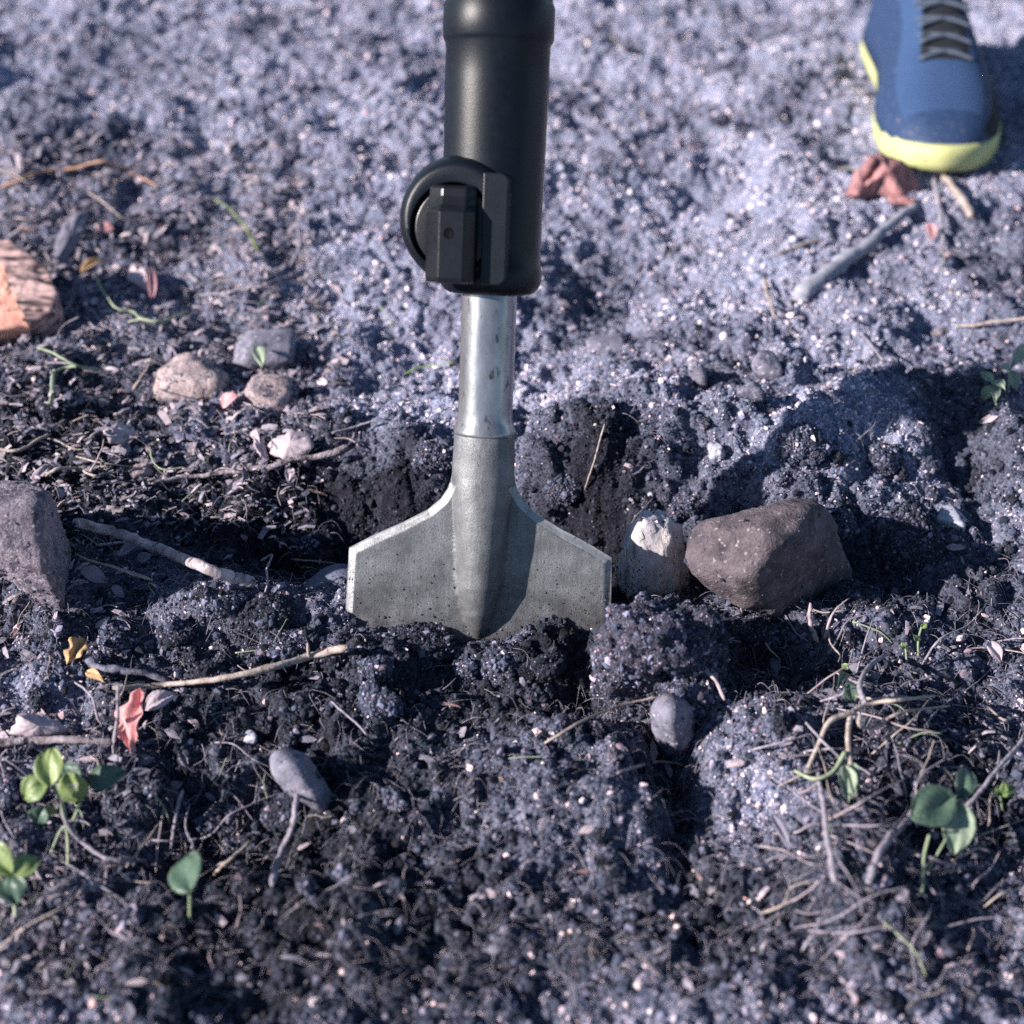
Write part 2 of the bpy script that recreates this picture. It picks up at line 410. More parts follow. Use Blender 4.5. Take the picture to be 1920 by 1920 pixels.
def rough_up(v, r0, amp, freq, seed, octv=4):
    n = fbm3(v * freq, octv, seed, 0.55)
    dirs = v / (np.linalg.norm(v, axis=1)[:, None] + 1e-9)
    return v + dirs * (n * amp)[:, None]

def hull_rock(name, label, cat, mat, foot, pts, extra=(), seed=1, p=14, amp=0.0018, freq=90, sub=5, sink=0.012, fine=0.0007, Y=None, chips=7, stri=0.0):
    """rock from its visible corners: (px, py, metres behind the plane through its foot)"""
    a = G(*foot)
    if Y is not None: a = on_wall(foot[0], foot[1], Y)
    P = [on_wall(x, y, a[1] + dy) for x, y, dy in pts] + [np.array(e) + a for e in extra]
    P = np.array(P)
    low = P[P[:, 2] < P[:, 2].min() + 0.012]
    P = np.vstack([P, low + np.array([0, 0.004, -sink])])
    c, n, d = hull_planes([tuple(q) for q in P])
    dirs, f = ico(sub)
    rs = np.random.default_rng(seed + 70)
    base = planes_shape(dirs, n, d, 40)
    cn = rs.normal(size=(chips, 3)); cn /= np.linalg.norm(cn, axis=1)[:, None] + 1e-9
    if chips:
        sup = np.array([np.max((dirs * base[:, None]) @ q_) for q_ in cn])
        n = np.vstack([n, cn]); d = np.concatenate([d, sup * rs.uniform(0.80 if chips > 12 else 0.84, 0.94, chips)])
    v = dirs * planes_shape(dirs, n, d, p)[:, None]
    if stri: v = v + dirs * (stri * fbm3(v * np.array([330, 330, 45.0]), 3, seed + 31))[:, None]
    v = rough_up(v, 1, amp, freq, seed)
    v = rough_up(v, 1, amp * 0.45, freq * 4.5, seed + 9, 3)
    if fine: v = rough_up(v, 1, fine, 420, seed + 19, 3)
    v = v + c
    vc, o = centred(v)
    ob = put(name, mesh_np(name, vc, f, mat), label=label, cat=cat, loc=o)
    COAT.append((ob, 1.0, 1.0) if mat.startswith('clod') else (ob, 1.0, 0.60))
    return ob

def lump_mesh(name, mat, rx, ry, rz, seed, sub=4, facets=11, p=15, amp=0.10, freq=2.4, crumbly=0.0):
    rs = np.random.default_rng(seed)
    n = rs.normal(size=(facets, 3)); n /= np.linalg.norm(n, axis=1)[:, None]
    n = np.vstack([n, np.eye(3), -np.eye(3)]); d = np.concatenate([rs.uniform(0.72, 1.0, facets), np.ones(6)])
    dirs, f = ico(sub)
    v = dirs * planes_shape(dirs, n, d, p)[:, None]
    v = v + dirs * (amp * fbm3(v * freq, 4, seed))[:, None]
    if crumbly:
        q = fbm3(v * 7.0, 3, seed + 5, 0.6)
        v = v + dirs * (crumbly * np.abs(q) * 1.6 - crumbly * 0.3)[:, None]
    v = v * np.array([rx, ry, rz])
    return mesh_np(name, v, f, mat)

COAT = []
def lump(name, label, cat, mat, px, py, w, h, seed, sink=0.30, rot=0, group=None, deep=0.85, tilt=0.0, Y=None, **k):
    """stone or clod whose outline is about w x h photo pixels round (px, py)"""
    g = G(px, py + h * 0.30); s = scale_at(g)
    rx = w * s / 2; rz = h * s / 2 * 0.92; ry = rx * deep
    me = lump_mesh(name, mat, rx, ry, rz, seed, **k)
    c = G(px, py + h * 0.30)
    o = put(name, me, label=label, cat=cat, group=group, loc=(c[0], c[1] + ry * 0.35, c[2] + rz * (1 - 2 * sink)))
    if Y is not None: o.location = on_wall(px, py, Y)
    o.rotation_euler = (0, tilt, rot)
    COAT.append((o, 1.0 if mat == 'clod' else 0.5, 1.0) if mat.startswith('clod') else (o, 1.0, 0.60))
    return o

def catmull(P, n):
    P = np.array(P, float)
    if len(P) == 2:
        t = np.linspace(0, 1, n)[:, None]; return P[0] * (1 - t) + P[1] * t
    Q = np.vstack([2 * P[0] - P[1], P, 2 * P[-1] - P[-2]])
    out = []
    segs = len(P) - 1; per = max(2, n // segs)
    for i in range(segs):
        p0, p1, p2, p3 = Q[i:i + 4]
        for k in range(per):
            t = k / per
            out.append(0.5 * ((2 * p1) + (-p0 + p2) * t + (2 * p0 - 5 * p1 + 4 * p2 - p3) * t * t + (-p0 + 3 * p1 - 3 * p2 + p3) * t ** 3))
    out.append(P[-1])
    return np.array(out)

def tube(path, radii, sides=8, seed=0, wob=0.10, flat=1.0):
    path = np.array(path, float); n = len(path)
    rs = np.random.default_rng(seed)
    T = np.gradient(path, axis=0); T /= np.linalg.norm(T, axis=1)[:, None] + 1e-12
    ref = np.array([0.13, 0.21, 0.97])
    V = []; Fc = []
    for i in range(n):
        kr = 1 + wob * 0.9 * rs.uniform(-1, 1) + (wob * 1.6 if rs.random() < 0.06 else 0)
        u = np.cross(T[i], ref); u /= np.linalg.norm(u) + 1e-12
        w = np.cross(u, T[i])
        for k in range(sides):
            a = 2 * math.pi * k / sides
            r = radii[i] * kr * (1 + wob * 0.5 * rs.uniform(-1, 1))
            V.append(path[i] + u * math.cos(a) * r + w * math.sin(a) * r * flat)
    for i in range(n - 1):
        for k in range(sides):
            a = i * sides + k; b = i * sides + (k + 1) % sides
            Fc.append([a, b, b + sides, a + sides])
    Fc.append(list(range(sides))[::-1]); Fc.append([(n - 1) * sides + k for k in range(sides)])
    return V, Fc

def join_geo(parts):
    V = []; Fc = []
    for v, f in parts:
        o = len(V); V += list(v); Fc += [[i + o for i in q] for q in f]
    return V, Fc

def twig(name, label, cat, mat, pts, d0, d1, sides=8, seed=0, n=30, side=(), wob=0.12, group=None, flat=1.0, kink=0.16):
    """pts (px, py, height over soil); d0, d1 its width in photo pixels at either end"""
    P = [G(a, b, h) for a, b, h in pts]
    path = catmull(P, n); m = len(path)
    s = scale_at(path[0])
    jit = np.random.default_rng(seed).normal(size=path.shape) * s * (d0 + d1) / 2 * 0.06
    path = path + jit
    ka = np.random.default_rng(seed + 50).normal(size=(m // 4 + 2, 3)) * s * max(d0, d1) * kink
    path = path + np.stack([np.interp(np.arange(m) / 4.0, np.arange(len(ka)), ka[:, c_]) for c_ in range(3)], 1)
    rad = np.linspace(d0, d1, m) / 2 * s * (0.85 if max(d0, d1) < 14 else 1.0)
    rad[0] *= 0.6; rad[-1] *= 0.6
    parts = [tube(path, rad, sides, seed, wob, flat)]
    for sp, a0, a1 in side:
        Q = catmull([G(a, b, h) for a, b, h in sp], 12)
        parts.append(tube(Q, np.linspace(a0, a1, len(Q)) / 2 * s, 6, seed + 3, wob))
    V, Fc = join_geo(parts)
    v, o = centred(V)
    return put(name, mesh_np(name, v, Fc, mat), label=label, cat=cat, loc=o, group=group)

def leaf_geo(base, tip, up, width, fold=0.25, curl=0.2, wav=0.16, seed=0, shape=(0.75, 1.0), nl=22, nw=8, lobes=0.0):
    base = np.array(base, float); tip = np.array(tip, float); up = np.array(up, float)
    d = tip - base; Ln = np.linalg.norm(d); d /= Ln
    s = np.cross(d, up); s /= np.linalg.norm(s); u = np.cross(s, d)
    rs = np.random.default_rng(seed); ph = rs.uniform(0, 6, 4)
    V = []; Fc = []
    for i in range(nl + 1):
        t = i / nl
        w = max(math.sin(math.pi * min(1, t) ** shape[0]), 0.0) ** shape[1]
        if lobes: w *= 1 + lobes * math.sin(t * 19 + ph[0])
        w = max(w, 0.03) * width / 2 * (1 + rs.uniform(-0.05, 0.03))
        for k in range(-nw, nw + 1):
            q = k / nw
            z = fold * abs(q) * w + curl * Ln * (4 * t * (1 - t)) * 0.5 + wav * width * math.sin(5 * t + ph[1] + 2.5 * q) * math.sin(2.2 * q + ph[2]) * 0.5
            z += -0.022 * width * abs(math.sin(7.5 * math.pi * (t - 0.22 * abs(q)))) ** 3 - 0.03 * width * math.exp(-(q * 7) ** 2)
            ww = w * (1 + (0.25 * lobes * math.sin(t * 31 + ph[3] + (k > 0) * 2)))
            V.append(base + d * t * Ln + s * q * ww + u * z)
    W = 2 * nw + 1
    for i in range(nl):
        for k in range(W - 1):
            a = i * W + k; Fc.append([a, a + 1, a + W + 1, a + W])
    # a real, thin thickness
    nv = len(V)
    th = max(0.00018, width * 0.012)
    V2 = [p - u * th for p in V]
    F2 = [[i + nv for i in q[::-1]] for q in Fc]
    rim = []
    bd = list(range(W)) + [i * W + W - 1 for i in range(1, nl + 1)] + [nl * W + k for k in range(W - 2, -1, -1)] + [i * W for i in range(nl - 1, 0, -1)]
    for i in range(len(bd)):
        a = bd[i]; b = bd[(i + 1) % len(bd)]; rim.append([b, a, a + nv, b + nv])
    return V + V2, Fc + F2 + rim

def leaf(name, label, cat, mat, b, t, wpx, up=(0, -0.35, 0.94), parent=None, origin=None, group=None, **k):
    B = G(*b); T = G(*t)
    V, Fc = leaf_geo(B, T, up, wpx * scale_at(B), **k)
    if parent is not None:
        v = np.array(V) - origin
        return put(name, mesh_np(name, v, Fc, mat), parent=parent, label=label)
    v, o = centred(V)
    return put(name, mesh_np(name, v, Fc, mat), label=label, cat=cat, loc=o, group=group)

def flake(name, label, cat, mat, outline, thick=0.0011, seed=0, bulge=0.002):
    """broken plate from its outline (px, py, height over soil): jagged rim, uneven top, real thickness"""
    rs = np.random.default_rng(seed)
    P = np.array([G(*q) for q in outline]); out = []
    for i in range(len(P)):
        a = P[i]; b = P[(i + 1) % len(P)]
        for k in range(5):
            q_ = a + (b - a) * (k / 5.0)
            out.append(q_ + rs.normal(size=3) * np.linalg.norm(b - a) * (0.035 if k else 0.0))
    out = np.array(out); c = out.mean(0); n_ = len(out)
    nrm = np.zeros(3)
    for i in range(n_): nrm += np.cross(out[i] - c, out[(i + 1) % n_] - c)
    nrm /= np.linalg.norm(nrm)
    if nrm[2] < 0: nrm = -nrm
    rings = []
    for k in (1.0, 0.72, 0.42, 0.15):
        R_ = c + (out - c) * k
        R_ = R_ + nrm * ((1 - k) * bulge + (bulge * 0.8 * fbm3(R_ * 120, 3, seed) if k < 1 else bulge * 0.25 * fbm3(R_ * 200, 2, seed)))[:, None]
        rings.append(R_)
    V = [p_ for r in rings for p_ in r] + [p_ - nrm * thick for p_ in rings[0]]
    Fc = []
    for j in range(3):
        for k in range(n_):
            a = j * n_ + k; b = j * n_ + (k + 1) % n_; Fc.append([a, b, b + n_, a + n_])
    Fc.append([3 * n_ + k for k in range(n_)])
    for k in range(n_):
        a = k; b = (k + 1) % n_; Fc.append([b, a, 4 * n_ + a, 4 * n_ + b])
    Fc.append([4 * n_ + k for k in range(n_)][::-1])
    v, o = centred(V)
    return put(name, mesh_np(name, v, Fc, mat), label=label, cat=cat, loc=o)

# ------------------------------------------------------------------ ground, one graded sheet to the horizon
def graded(lo, hi, step, far, grow=1.28, step2=None):
    core = [lo]
    while core[-1] < hi:
        f = (core[-1] - lo) / (hi - lo)
        core.append(core[-1] + (step if step2 is None else step + (step2 - step) * f))
    a = []; s = step; v = lo
    while v > -far: s *= grow; v -= s; a.append(v)
    b = []; s = step2 or step; v = core[-1]
    while v < far: s *= grow; v += s; b.append(v)
    return np.array(a[::-1] + core + b)

gx = graded(-0.47, 0.50, 0.00125, 80.0); gy = graded(-0.235, 0.92, 0.00115, 80.0, step2=0.0021)
nx, ny = len(gx), len(gy)
GX, GY = np.meshgrid(gx, gy)
x1 = GX.ravel(); y1 = GY.ravel()
z1 = H(x1, y1)
hm1 = humus(x1, y1)
me = bpy.data.meshes.new("ground")
me.vertices.add(nx * ny)
me.vertices.foreach_set("co", np.stack([x1, y1, z1], 1).ravel())
idx = np.arange(nx * ny).reshape(ny, nx)
q = np.stack([idx[:-1, :-1], idx[:-1, 1:], idx[1:, 1:], idx[1:, :-1]], -1).reshape(-1, 4)
me.loops.add(q.size); me.loops.foreach_set("vertex_index", q.ravel())
me.polygons.add(len(q)); me.polygons.foreach_set("loop_start", np.arange(0, q.size, 4)); me.polygons.foreach_set("loop_total", np.full(len(q), 4))
me.update(); me.validate()
me.polygons.foreach_set("use_smooth", np.ones(len(me.polygons), bool))
att = me.attributes.new("humus", 'FLOAT', 'POINT'); att.data.foreach_set("value", hm1.astype(np.float32))
me.materials.append(M['soil'])
put("ground", me, kind="structure")

# ------------------------------------------------------------------ grit: tens of thousands of grains (geometry nodes)
def grain_tree():
    t = bpy.data.node_groups.new("grit_nodes", 'GeometryNodeTree')
    t.interface.new_socket("Geometry", in_out='INPUT', socket_type='NodeSocketGeometry')
    t.interface.new_socket("Geometry", in_out='OUTPUT', socket_type='NodeSocketGeometry')
    N = t.nodes; L = t.links
    gi = N.new("NodeGroupInput"); go = N.new("NodeGroupOutput")
    iop = N.new("GeometryNodeInstanceOnPoints")
    g2i = N.new("GeometryNodeGeometryToInstance")
    for k in range(5):
        s = N.new("GeometryNodeMeshIcoSphere"); s.inputs["Radius"].default_value = 1.0; s.inputs["Subdivisions"].default_value = 1
        nt = N.new("ShaderNodeTexNoise"); nt.inputs["Scale"].default_value = 0.9; nt.inputs["Detail"].default_value = 1.5; nt.noise_dimensions = '4D'
        nt.inputs["W"].default_value = 3.7 * k
        sub = N.new("ShaderNodeVectorMath"); sub.operation = 'SUBTRACT'; sub.inputs[1].default_value = (0.5, 0.5, 0.5)
        mul = N.new("ShaderNodeVectorMath"); mul.operation = 'SCALE'; mul.inputs["Scale"].default_value = 1.6
        sp = N.new("GeometryNodeSetPosition"); ss = N.new("GeometryNodeSetShadeSmooth"); ss.inputs["Shade Smooth"].default_value = False; sm = N.new("GeometryNodeSetMaterial"); sm.inputs["Material"].default_value = M['grain']
        L.new(nt.outputs["Color"], sub.inputs[0]); L.new(sub.outputs[0], mul.inputs[0]); L.new(mul.outputs[0], sp.inputs["Offset"])
        L.new(s.outputs["Mesh"], sp.inputs["Geometry"]); L.new(sp.outputs[0], ss.inputs["Geometry"]); L.new(ss.outputs[0], sm.inputs["Geometry"]); L.new(sm.outputs[0], g2i.inputs[0])
    na = N.new("GeometryNodeInputNamedAttribute"); na.data_type = 'FLOAT_VECTOR'; na.inputs["Name"].default_value = "gscale"
    nr = N.new("GeometryNodeInputNamedAttribute"); nr.data_type = 'FLOAT_VECTOR'; nr.inputs["Name"].default_value = "grot"
    e2r = N.new("FunctionNodeEulerToRotation")
    L.new(nr.outputs["Attribute"], e2r.inputs[0])
    L.new(gi.outputs[0], iop.inputs["Points"]); L.new(g2i.outputs[0], iop.inputs["Instance"])
    iop.inputs["Pick Instance"].default_value = True
    L.new(e2r.outputs[0], iop.inputs["Rotation"]); L.new(na.outputs["Attribute"], iop.inputs["Scale"])
    L.new(iop.outputs[0], go.inputs[0])
    return t

def ground_z(x, y):
    """height of the built sheet (bilinear on its grid)"""
    i = np.clip(np.searchsorted(gx, x) - 1, 0, nx - 2); j = np.clip(np.searchsorted(gy, y) - 1, 0, ny - 2)
    fx = (x - gx[i]) / (gx[i + 1] - gx[i]); fy = (y - gy[j]) / (gy[j + 1] - gy[j])
    Z = z1.reshape(ny, nx)
    return Z[j, i] * (1 - fx) * (1 - fy) + Z[j, i + 1] * fx * (1 - fy) + Z[j + 1, i] * (1 - fx) * fy + Z[j + 1, i + 1] * fx * fy

# ------------------------------------------------------------------ spade chisel and demolition hammer
TOOL = Matrix.Rotation(math.radians(-27.0), 4, 'X') @ Matrix.Rotation(math.radians(2.2), 4, 'Y')
K = 0.00025                       # metres per photo pixel at the blade
def VZ(v): return (205 + (v if v < 0 else v * 0.885)) * K * 1.03     # height along the tool axis from a photo offset

def outline_w(v):
    """half width of the chisel at photo offset v (px)"""
    ks = [-330, -200, -43, -19, 5, 36, 60, 80, 97, 112, 180, 195]
    ws = [252, 249, 243, 200, 150, 100, 76, 65, 59.5, 57.5, 55.5, 55.0]
    return np.interp(v, ks, ws)

def ridge_r(v):
    return np.interp(v, [-330, -212, -200, -180, -150, -100, 0, 100, 180, 195], [0, 0, 9, 20, 31, 42, 50, 57.5, 55.5, 55])

def chisel_blade():
    vs = np.concatenate([np.linspace(-330, -215, 14), np.linspace(-212, -45, 90), np.linspace(-43, 112, 130), np.linspace(116, 195, 20)])
    nth = 150
    th = np.linspace(-math.pi / 2, math.pi / 2, nth + 1); s = np.sin(th)
    # dense outline for the distance to the edge
    vo = np.concatenate([np.linspace(-330, -43, 300), np.linspace(-43, 195, 700)]); wo = outline_w(vo)
    O = np.stack([wo, vo], 1)
    V = []; D = []
    for v in vs:
        w = float(outline_w(v)); r = float(ridge_r(v)); x = s * w
        d = np.array([np.min(np.hypot(O[:, 0] - abs(a), O[:, 1] - v)) for a in x])
        bev = np.clip(d / 15.0, 0, 1); bev = bev * bev * (3 - 2 * bev) * 0.45 + bev * 0.55
        T = np.interp(v, [-330, -200, -43, 60], [5, 7, 10, 10])
        lip = np.interp(v, [90, 112], [1.0, 0.0])
        plate = lip + (T - lip) * bev
        plate = plate * np.interp(v, [90, 112], [1, 0]) if v > 90 else plate
        rid = np.sqrt(np.clip(r * r - x * x, 0, None)) * float(np.interp(v, [-200, -100, 0, 90, 112], [1.2, 1.25, 1.2, 1.05, 1.0]))
        kk = 5.0
        if v < 100:
            hh = np.clip(0.5 + 0.5 * (rid - plate) / kk, 0, 1)
            yf = plate * (1 - hh) + rid * hh + kk * hh * (1 - hh)
        else:
            yf = np.maximum(rid, plate)
        rng = fbm(x * 0.05 + 3, np.full_like(x, v * 0.05), 3, 77) * 0.5
        yf = np.maximum(yf + rng * (yf > 4), 0)
        yb = np.maximum(plate * 0.9 + 6, np.sqrt(np.clip(r * r - x * x, 0, None)) * (1.0 if v > 95 else max(0.3, (v + 330) / 425)))
        D.append(np.concatenate([d, d[::-1]]) if v < 95 else np.full(2 * nth + 2, 99.0)); z = VZ(v)
        ring = [(x[i] * K, -yf[i] * K, z) for i in range(nth + 1)] + [(x[i] * K, yb[i] * K + (1e-5), z) for i in range(nth, -1, -1)]
        V.append(ring)
    R = len(V[0]); Fc = []
    for j in range(len(V) - 1):
        for i in range(R):
            a = j * R + i; b = j * R + (i + 1) % R
            Fc.append([a, b, b + R, a + R])
    Fc.append(list(range(R))[::-1]); Fc.append([(len(V) - 1) * R + i for i in range(R)])
    slots = []
    for j in range(len(V) - 1):
        for i in range(R): slots.append(1 if min(D[j][i], D[j + 1][(i + 1) % R]) < 12.5 and vs[j] < 92 else 0)
    return [p for r in V for p in r], Fc, slots + [0, 0]

def lathe(profile, seg=72, x0=0.0):
    V = []; Fc = []
    for r, z in profile:
        for k in range(seg):
            a = 2 * math.pi * k / seg; V.append((x0 + r * math.cos(a), r * math.sin(a), z))
    for j in range(len(profile) - 1):
        for k in range(seg):
            a = j * seg + k; b = j * seg + (k + 1) % seg; Fc.append([a, b, b + seg, a + seg])
    Fc.append(list(range(seg))[::-1]); Fc.append([(len(profile) - 1) * seg + k for k in range(seg)])
    return V, Fc

chisel = put("spade_chisel", None, label="grey steel spade chisel with flared blade driven into the soil", cat="chisel")
chisel.matrix_world = TOOL
V, Fc, slots = chisel_blade()
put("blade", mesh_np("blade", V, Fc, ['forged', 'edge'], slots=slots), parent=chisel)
prof = [(r * K, VZ(v)) for v, r in ((190, 50), (195, 56.5), (200, 56.8), (205, 56.0), (216, 51.6), (224, 49.8), (240, 49.0), (300, 49.4), (380, 49.2), (440, 49.0), (470, 48.8), (560, 48), (640, 48))]
V, Fc = lathe(prof)
put("shank", mesh_np("shank", V, Fc, 'steel'), parent=chisel)

hammer = put("demolition_hammer", None, label="black rubber nosed demolition hammer gripping the steel chisel", cat="hammer")
hammer.matrix_world = TOOL
R0 = 94
prof = [(52, 472), (66, 472), (76, 474), (84, 478), (90, 485), (94.5, 494), (96.5, 504), (96.5, 516), (95.5, 524), (94.2, 529), (92.4, 533), (92.2, 560), (92.8, 640), (93.5, 720), (94.5, 800),
        (95, 880), (95, 940), (98, 946), (101, 952), (101, 1010), (98, 1016), (96, 1022), (96, 1100)]
V, Fc = lathe([(r * 0.955 * K, VZ(v)) for r, v in prof], 96)
put("nose_sleeve", mesh_np("nose_sleeve", V, Fc, 'rubber'), parent=hammer)
prof = [(90, 1095), (128, 1100), (138, 1112), (142, 1135), (142, 1900), (136, 1930), (110, 1950)]
V, Fc = lathe([(r * K, VZ(v)) for r, v in prof], 64)
put("gear_housing", mesh_np("gear_housing", V, Fc, 'plastic'), parent=hammer)

# lock housing: round boss on the front left, cut straight on its right side, with a round recess
PHI = math.radians(9.0)
wdir = np.array([-math.sin(PHI), -math.cos(PHI), 0]); tdir = np.array([math.cos(PHI), -math.sin(PHI), 0]); zdir = np.array([0, 0, 1.0])
BC = np.array([-45.0, 0, 0]) * K; BC[2] = VZ(612)
def boss(t, z, d):   # t, z in px, d in px along wdir
    return BC + tdir * t * K + zdir * z * K * 1.03 + wdir * d * K
def boss_outline(a, R, cut):
    x = R * math.cos(a); y = R * math.sin(a)
    if x > cut:
        x = cut
        y = math.copysign(min(abs(y), 88), y)
    elif x > 0:
        y = math.copysign(min(abs(y), 88 + (R - 88) * (1 - (x / cut)) ** 0.7), y)
    return x, y
def loft(rings, cap0=True, cap1=True):
    n = len(rings[0]); V = [p for r in rings for p in r]; Fc = []
    for j in range(len(rings) - 1):
        for k in range(n):
            a = j * n + k; b = j * n + (k + 1) % n; Fc.append([a, b, b + n, a + n])
    if cap0: Fc.append(list(range(n))[::-1])
    if cap1: Fc.append([(len(rings) - 1) * n + k for k in range(n)])
    return V, Fc
NA = 96; AN = [2 * math.pi * k / NA for k in range(NA)]
def oring(d, R, cut): return [boss(*boss_outline(a, R, cut), d) for a in AN]
def cring(d, R, cx=-4, cz=-14): return [boss(cx + R * math.cos(a), cz + R * math.sin(a), d) for a in AN]
rings = [oring(-60, 100, 80), oring(0, 107, 86), oring(40, 108, 90), oring(64, 106, 91), oring(80, 102, 91), oring(91, 97, 90), oring(98, 92, 88), oring(101, 88, 86), oring(102, 84, 83), cring(102, 77), cring(101, 75), cring(98, 74), cring(84, 73.5), cring(83, 20)]
V, Fc = loft(rings)
put("lock_housing", mesh_np("lock_housing", V, Fc, 'rubber'), parent=hammer)
knob_V, knob_F = loft([cring(70, 70), cring(92, 70), cring(95, 68.5), cring(96, 65), cring(96, 30)])
knob = put("lock_knob", mesh_np("lock_knob", knob_V, knob_F, 'plastic'), parent=hammer)

def grip():
    """upright bar of the knob: bevelled on both sides, scooped at its top"""
    prof = [(-45, 0), (-45, 16), (-42, 20), (-20, 46), (-16, 49), (25, 49), (28, 47), (40, 28), (42, 24), (42, 0)]
    zs = [(-101, 0.80, 0.94), (-99, 0.95, 0.98), (-92, 1.0, 1.0), (-40, 1, 1), (0, 1, 1), (14, 1, 1), (17, 0.95, 0.99), (26, 0.76, 0.97), (40, 0.62, 0.95), (52, 0.58, 0.93), (56, 0.50, 0.90), (58, 0.30, 0.84)]
    rings = []
    for z, kd, kt in zs:
        ring = []
        for t, d in prof:
            tt = t * kt
            # scoop only the middle at the top: shoulders keep their height
            k = kd
            ring.append(boss(-4 + tt, -14 + z * 1.0 + 12, 93 + d * k * 0.95))
        rings.append(ring)
    return loft(rings)
V, Fc = grip()
g = mesh_np("grip", V, Fc, 'plastic', smooth=False)
gr_ = put("grip", g, parent=knob)
bv = gr_.modifiers.new("soft_edges", 'BEVEL'); bv.width = 0.0005; bv.segments = 2; bv.limit_method = 'ANGLE'; bv.angle_limit = math.radians(20)
def pin_hole():  # shallow cup, its depth suggested by painted black
    rings = []
    for d, R in ((138.4, 9.5), (140.1, 8.8), (140.3, 7.6), (139.8, 6.6), (139.75, 3.0)):
        rings.append([boss(-5 + R * math.cos(a), -22 + R * math.sin(a), d) for a in AN[::4]])
    return loft(rings)
V, Fc = pin_hole()
put("pin_hole", mesh_np("pin_hole", V, Fc, 'hole'), parent=knob)
# flat guard plate to the right of the recess
def plate():
    pts = []
    def corner(cx, cz, a0, r=14):
        return [(cx + r * math.cos(a0 + i * math.pi / 8), cz + r * math.sin(a0 + i * math.pi / 8)) for i in range(5)]
    out = corner(76, 64, 0) + [(46, 78), (46, -104)] + corner(76, -90, -math.pi / 2)
    rings = []
    for d, k in ((50, 1.0), (106, 1.0)):
        rings.append([boss(63 + (t - 63) * k, -12 + (z + 12) * k, d) for t, z in out])
    return loft(rings)
V, Fc = plate()
gp_ = put("guard_plate", mesh_np("guard_plate", V, Fc, 'rubber', smooth=False), parent=hammer)
bv = gp_.modifiers.new("soft_edges", 'BEVEL'); bv.width = 0.0006; bv.segments = 2; bv.limit_method = 'ANGLE'; bv.angle_limit = math.radians(40)

# ------------------------------------------------------------------ stones
hull_rock("rock", "dark reddish brown angular rock lying against the pale streaked rock", "rock", 'rock_red', (1400, 1150),
          [(1275, 1005, 0), (1300, 988, 0.012), (1420, 950, 0.012), (1535, 930, 0.016), (1552, 950, 0.02), (1562, 1005, 0.02), (1606, 1080, 0.026), (1560, 1150, 0.02), (1470, 1170, -0.006),
           (1400, 1150, -0.014), (1330, 1112, -0.010), (1277, 1042, -0.004), (1480, 985, -0.016), (1410, 1075, -0.026), (1430, 1000, -0.016),
           (1340, 985, 0.05), (1510, 945, 0.06), (1570, 1060, 0.06)], seed=5, p=36, amp=0.0022, freq=70, fine=0.0017)
hull_rock("rock", "pink grey granite boulder with a sharp edge beside the thick dead twig", "rock", 'rock_granite', (60, 1110),
          [(-110, 940, 0), (15, 900, 0.01), (75, 896, 0.012), (100, 925, 0.022), (130, 1030, 0.02), (138, 1095, 0.016), (115, 1138, -0.012), (55, 1090, -0.014), (-20, 1050, -0.012), (-110, 1010, -0.01),
           (70, 960, -0.016), (85, 1050, -0.022), (-60, 960, -0.02), (60, 905, 0.04), (-100, 930, 0.05), (125, 1060, 0.03)], seed=8, p=36, amp=0.0022, freq=75, fine=0.0017)
hull_rock("rock", "pale cream streaked rock standing between the blade and the brown rock", "rock", 'rock_pale', (1215, 1115),
          [(1150, 1065, 0.014), (1166, 1010, 0.016), (1192, 972, 0.010), (1212, 952, 0.006), (1248, 956, 0.006), (1276, 992, 0.008), (1286, 1090, 0.006), (1205, 1122, -0.008), (1262, 1118, -0.006),
           (1192, 1000, -0.008), (1204, 1090, -0.014), (1250, 1010, -0.008), (1224, 960, 0.03), (1268, 1010, 0.03), (1165, 1050, 0.035)], seed=3, p=90, amp=0.0022, freq=55, sub=5, Y=0.045, sink=0.02, chips=16, stri=0.0034)
hull_rock("soil_clod", "large rooty soil clod leaning on the blade's lower right corner", "clod", 'clod', (1200, 1300),
          [(1100, 1215, 0), (1118, 1170, 0.005), (1160, 1128, 0.012), (1235, 1100, 0.02), (1300, 1118, 0.02), (1345, 1165, 0.015), (1358, 1225, 0.01), (1345, 1300, 0.0), (1240, 1310, -0.004), (1170, 1300, -0.004), (1110, 1265, 0),
           (1180, 1200, -0.020), (1260, 1190, -0.016), (1290, 1260, -0.018), (1180, 1265, -0.018), (1235, 1120, 0.05), (1320, 1180, 0.05)], seed=12, p=9, amp=0.012, freq=42, fine=0.0030, chips=0)
hull_rock("soil_clod", "low crumbly soil ridge below the clod at the blade's right", "clod", 'clod', (1290, 1340),
          [(1205, 1270, 0.01), (1290, 1235, 0.02), (1350, 1270, 0.01), (1380, 1330, 0.0), (1340, 1345, -0.006), (1240, 1330, -0.006), (1290, 1290, -0.012), (1320, 1260, 0.04)], seed=14, p=8, amp=0.009, freq=50, fine=0.003, chips=0)
hull_rock("stone", "small egg shaped grey stone under the curved root", "stone", 'rock_grey', (1262, 1420),
          [(1212, 1325, 0), (1228, 1298, 0.006), (1260, 1290, 0.008), (1292, 1308, 0.006), (1308, 1350, 0.004), (1306, 1390, 0), (1288, 1418, -0.004), (1250, 1422, -0.004), (1222, 1392, -0.002), (1255, 1320, -0.010), (1265, 1380, -0.014), (1262, 1300, 0.03), (1290, 1400, 0.02)], seed=43, p=9, amp=0.0014, sub=4, sink=0.006, chips=0)
lump("stone", "smooth blue grey stone half buried at the blade's left edge", "stone", 'rock_smooth', 625, 1130, 200, 150, 22, sink=0.25, tilt=-0.35, Y=0.036, facets=8, p=5, amp=0.03)
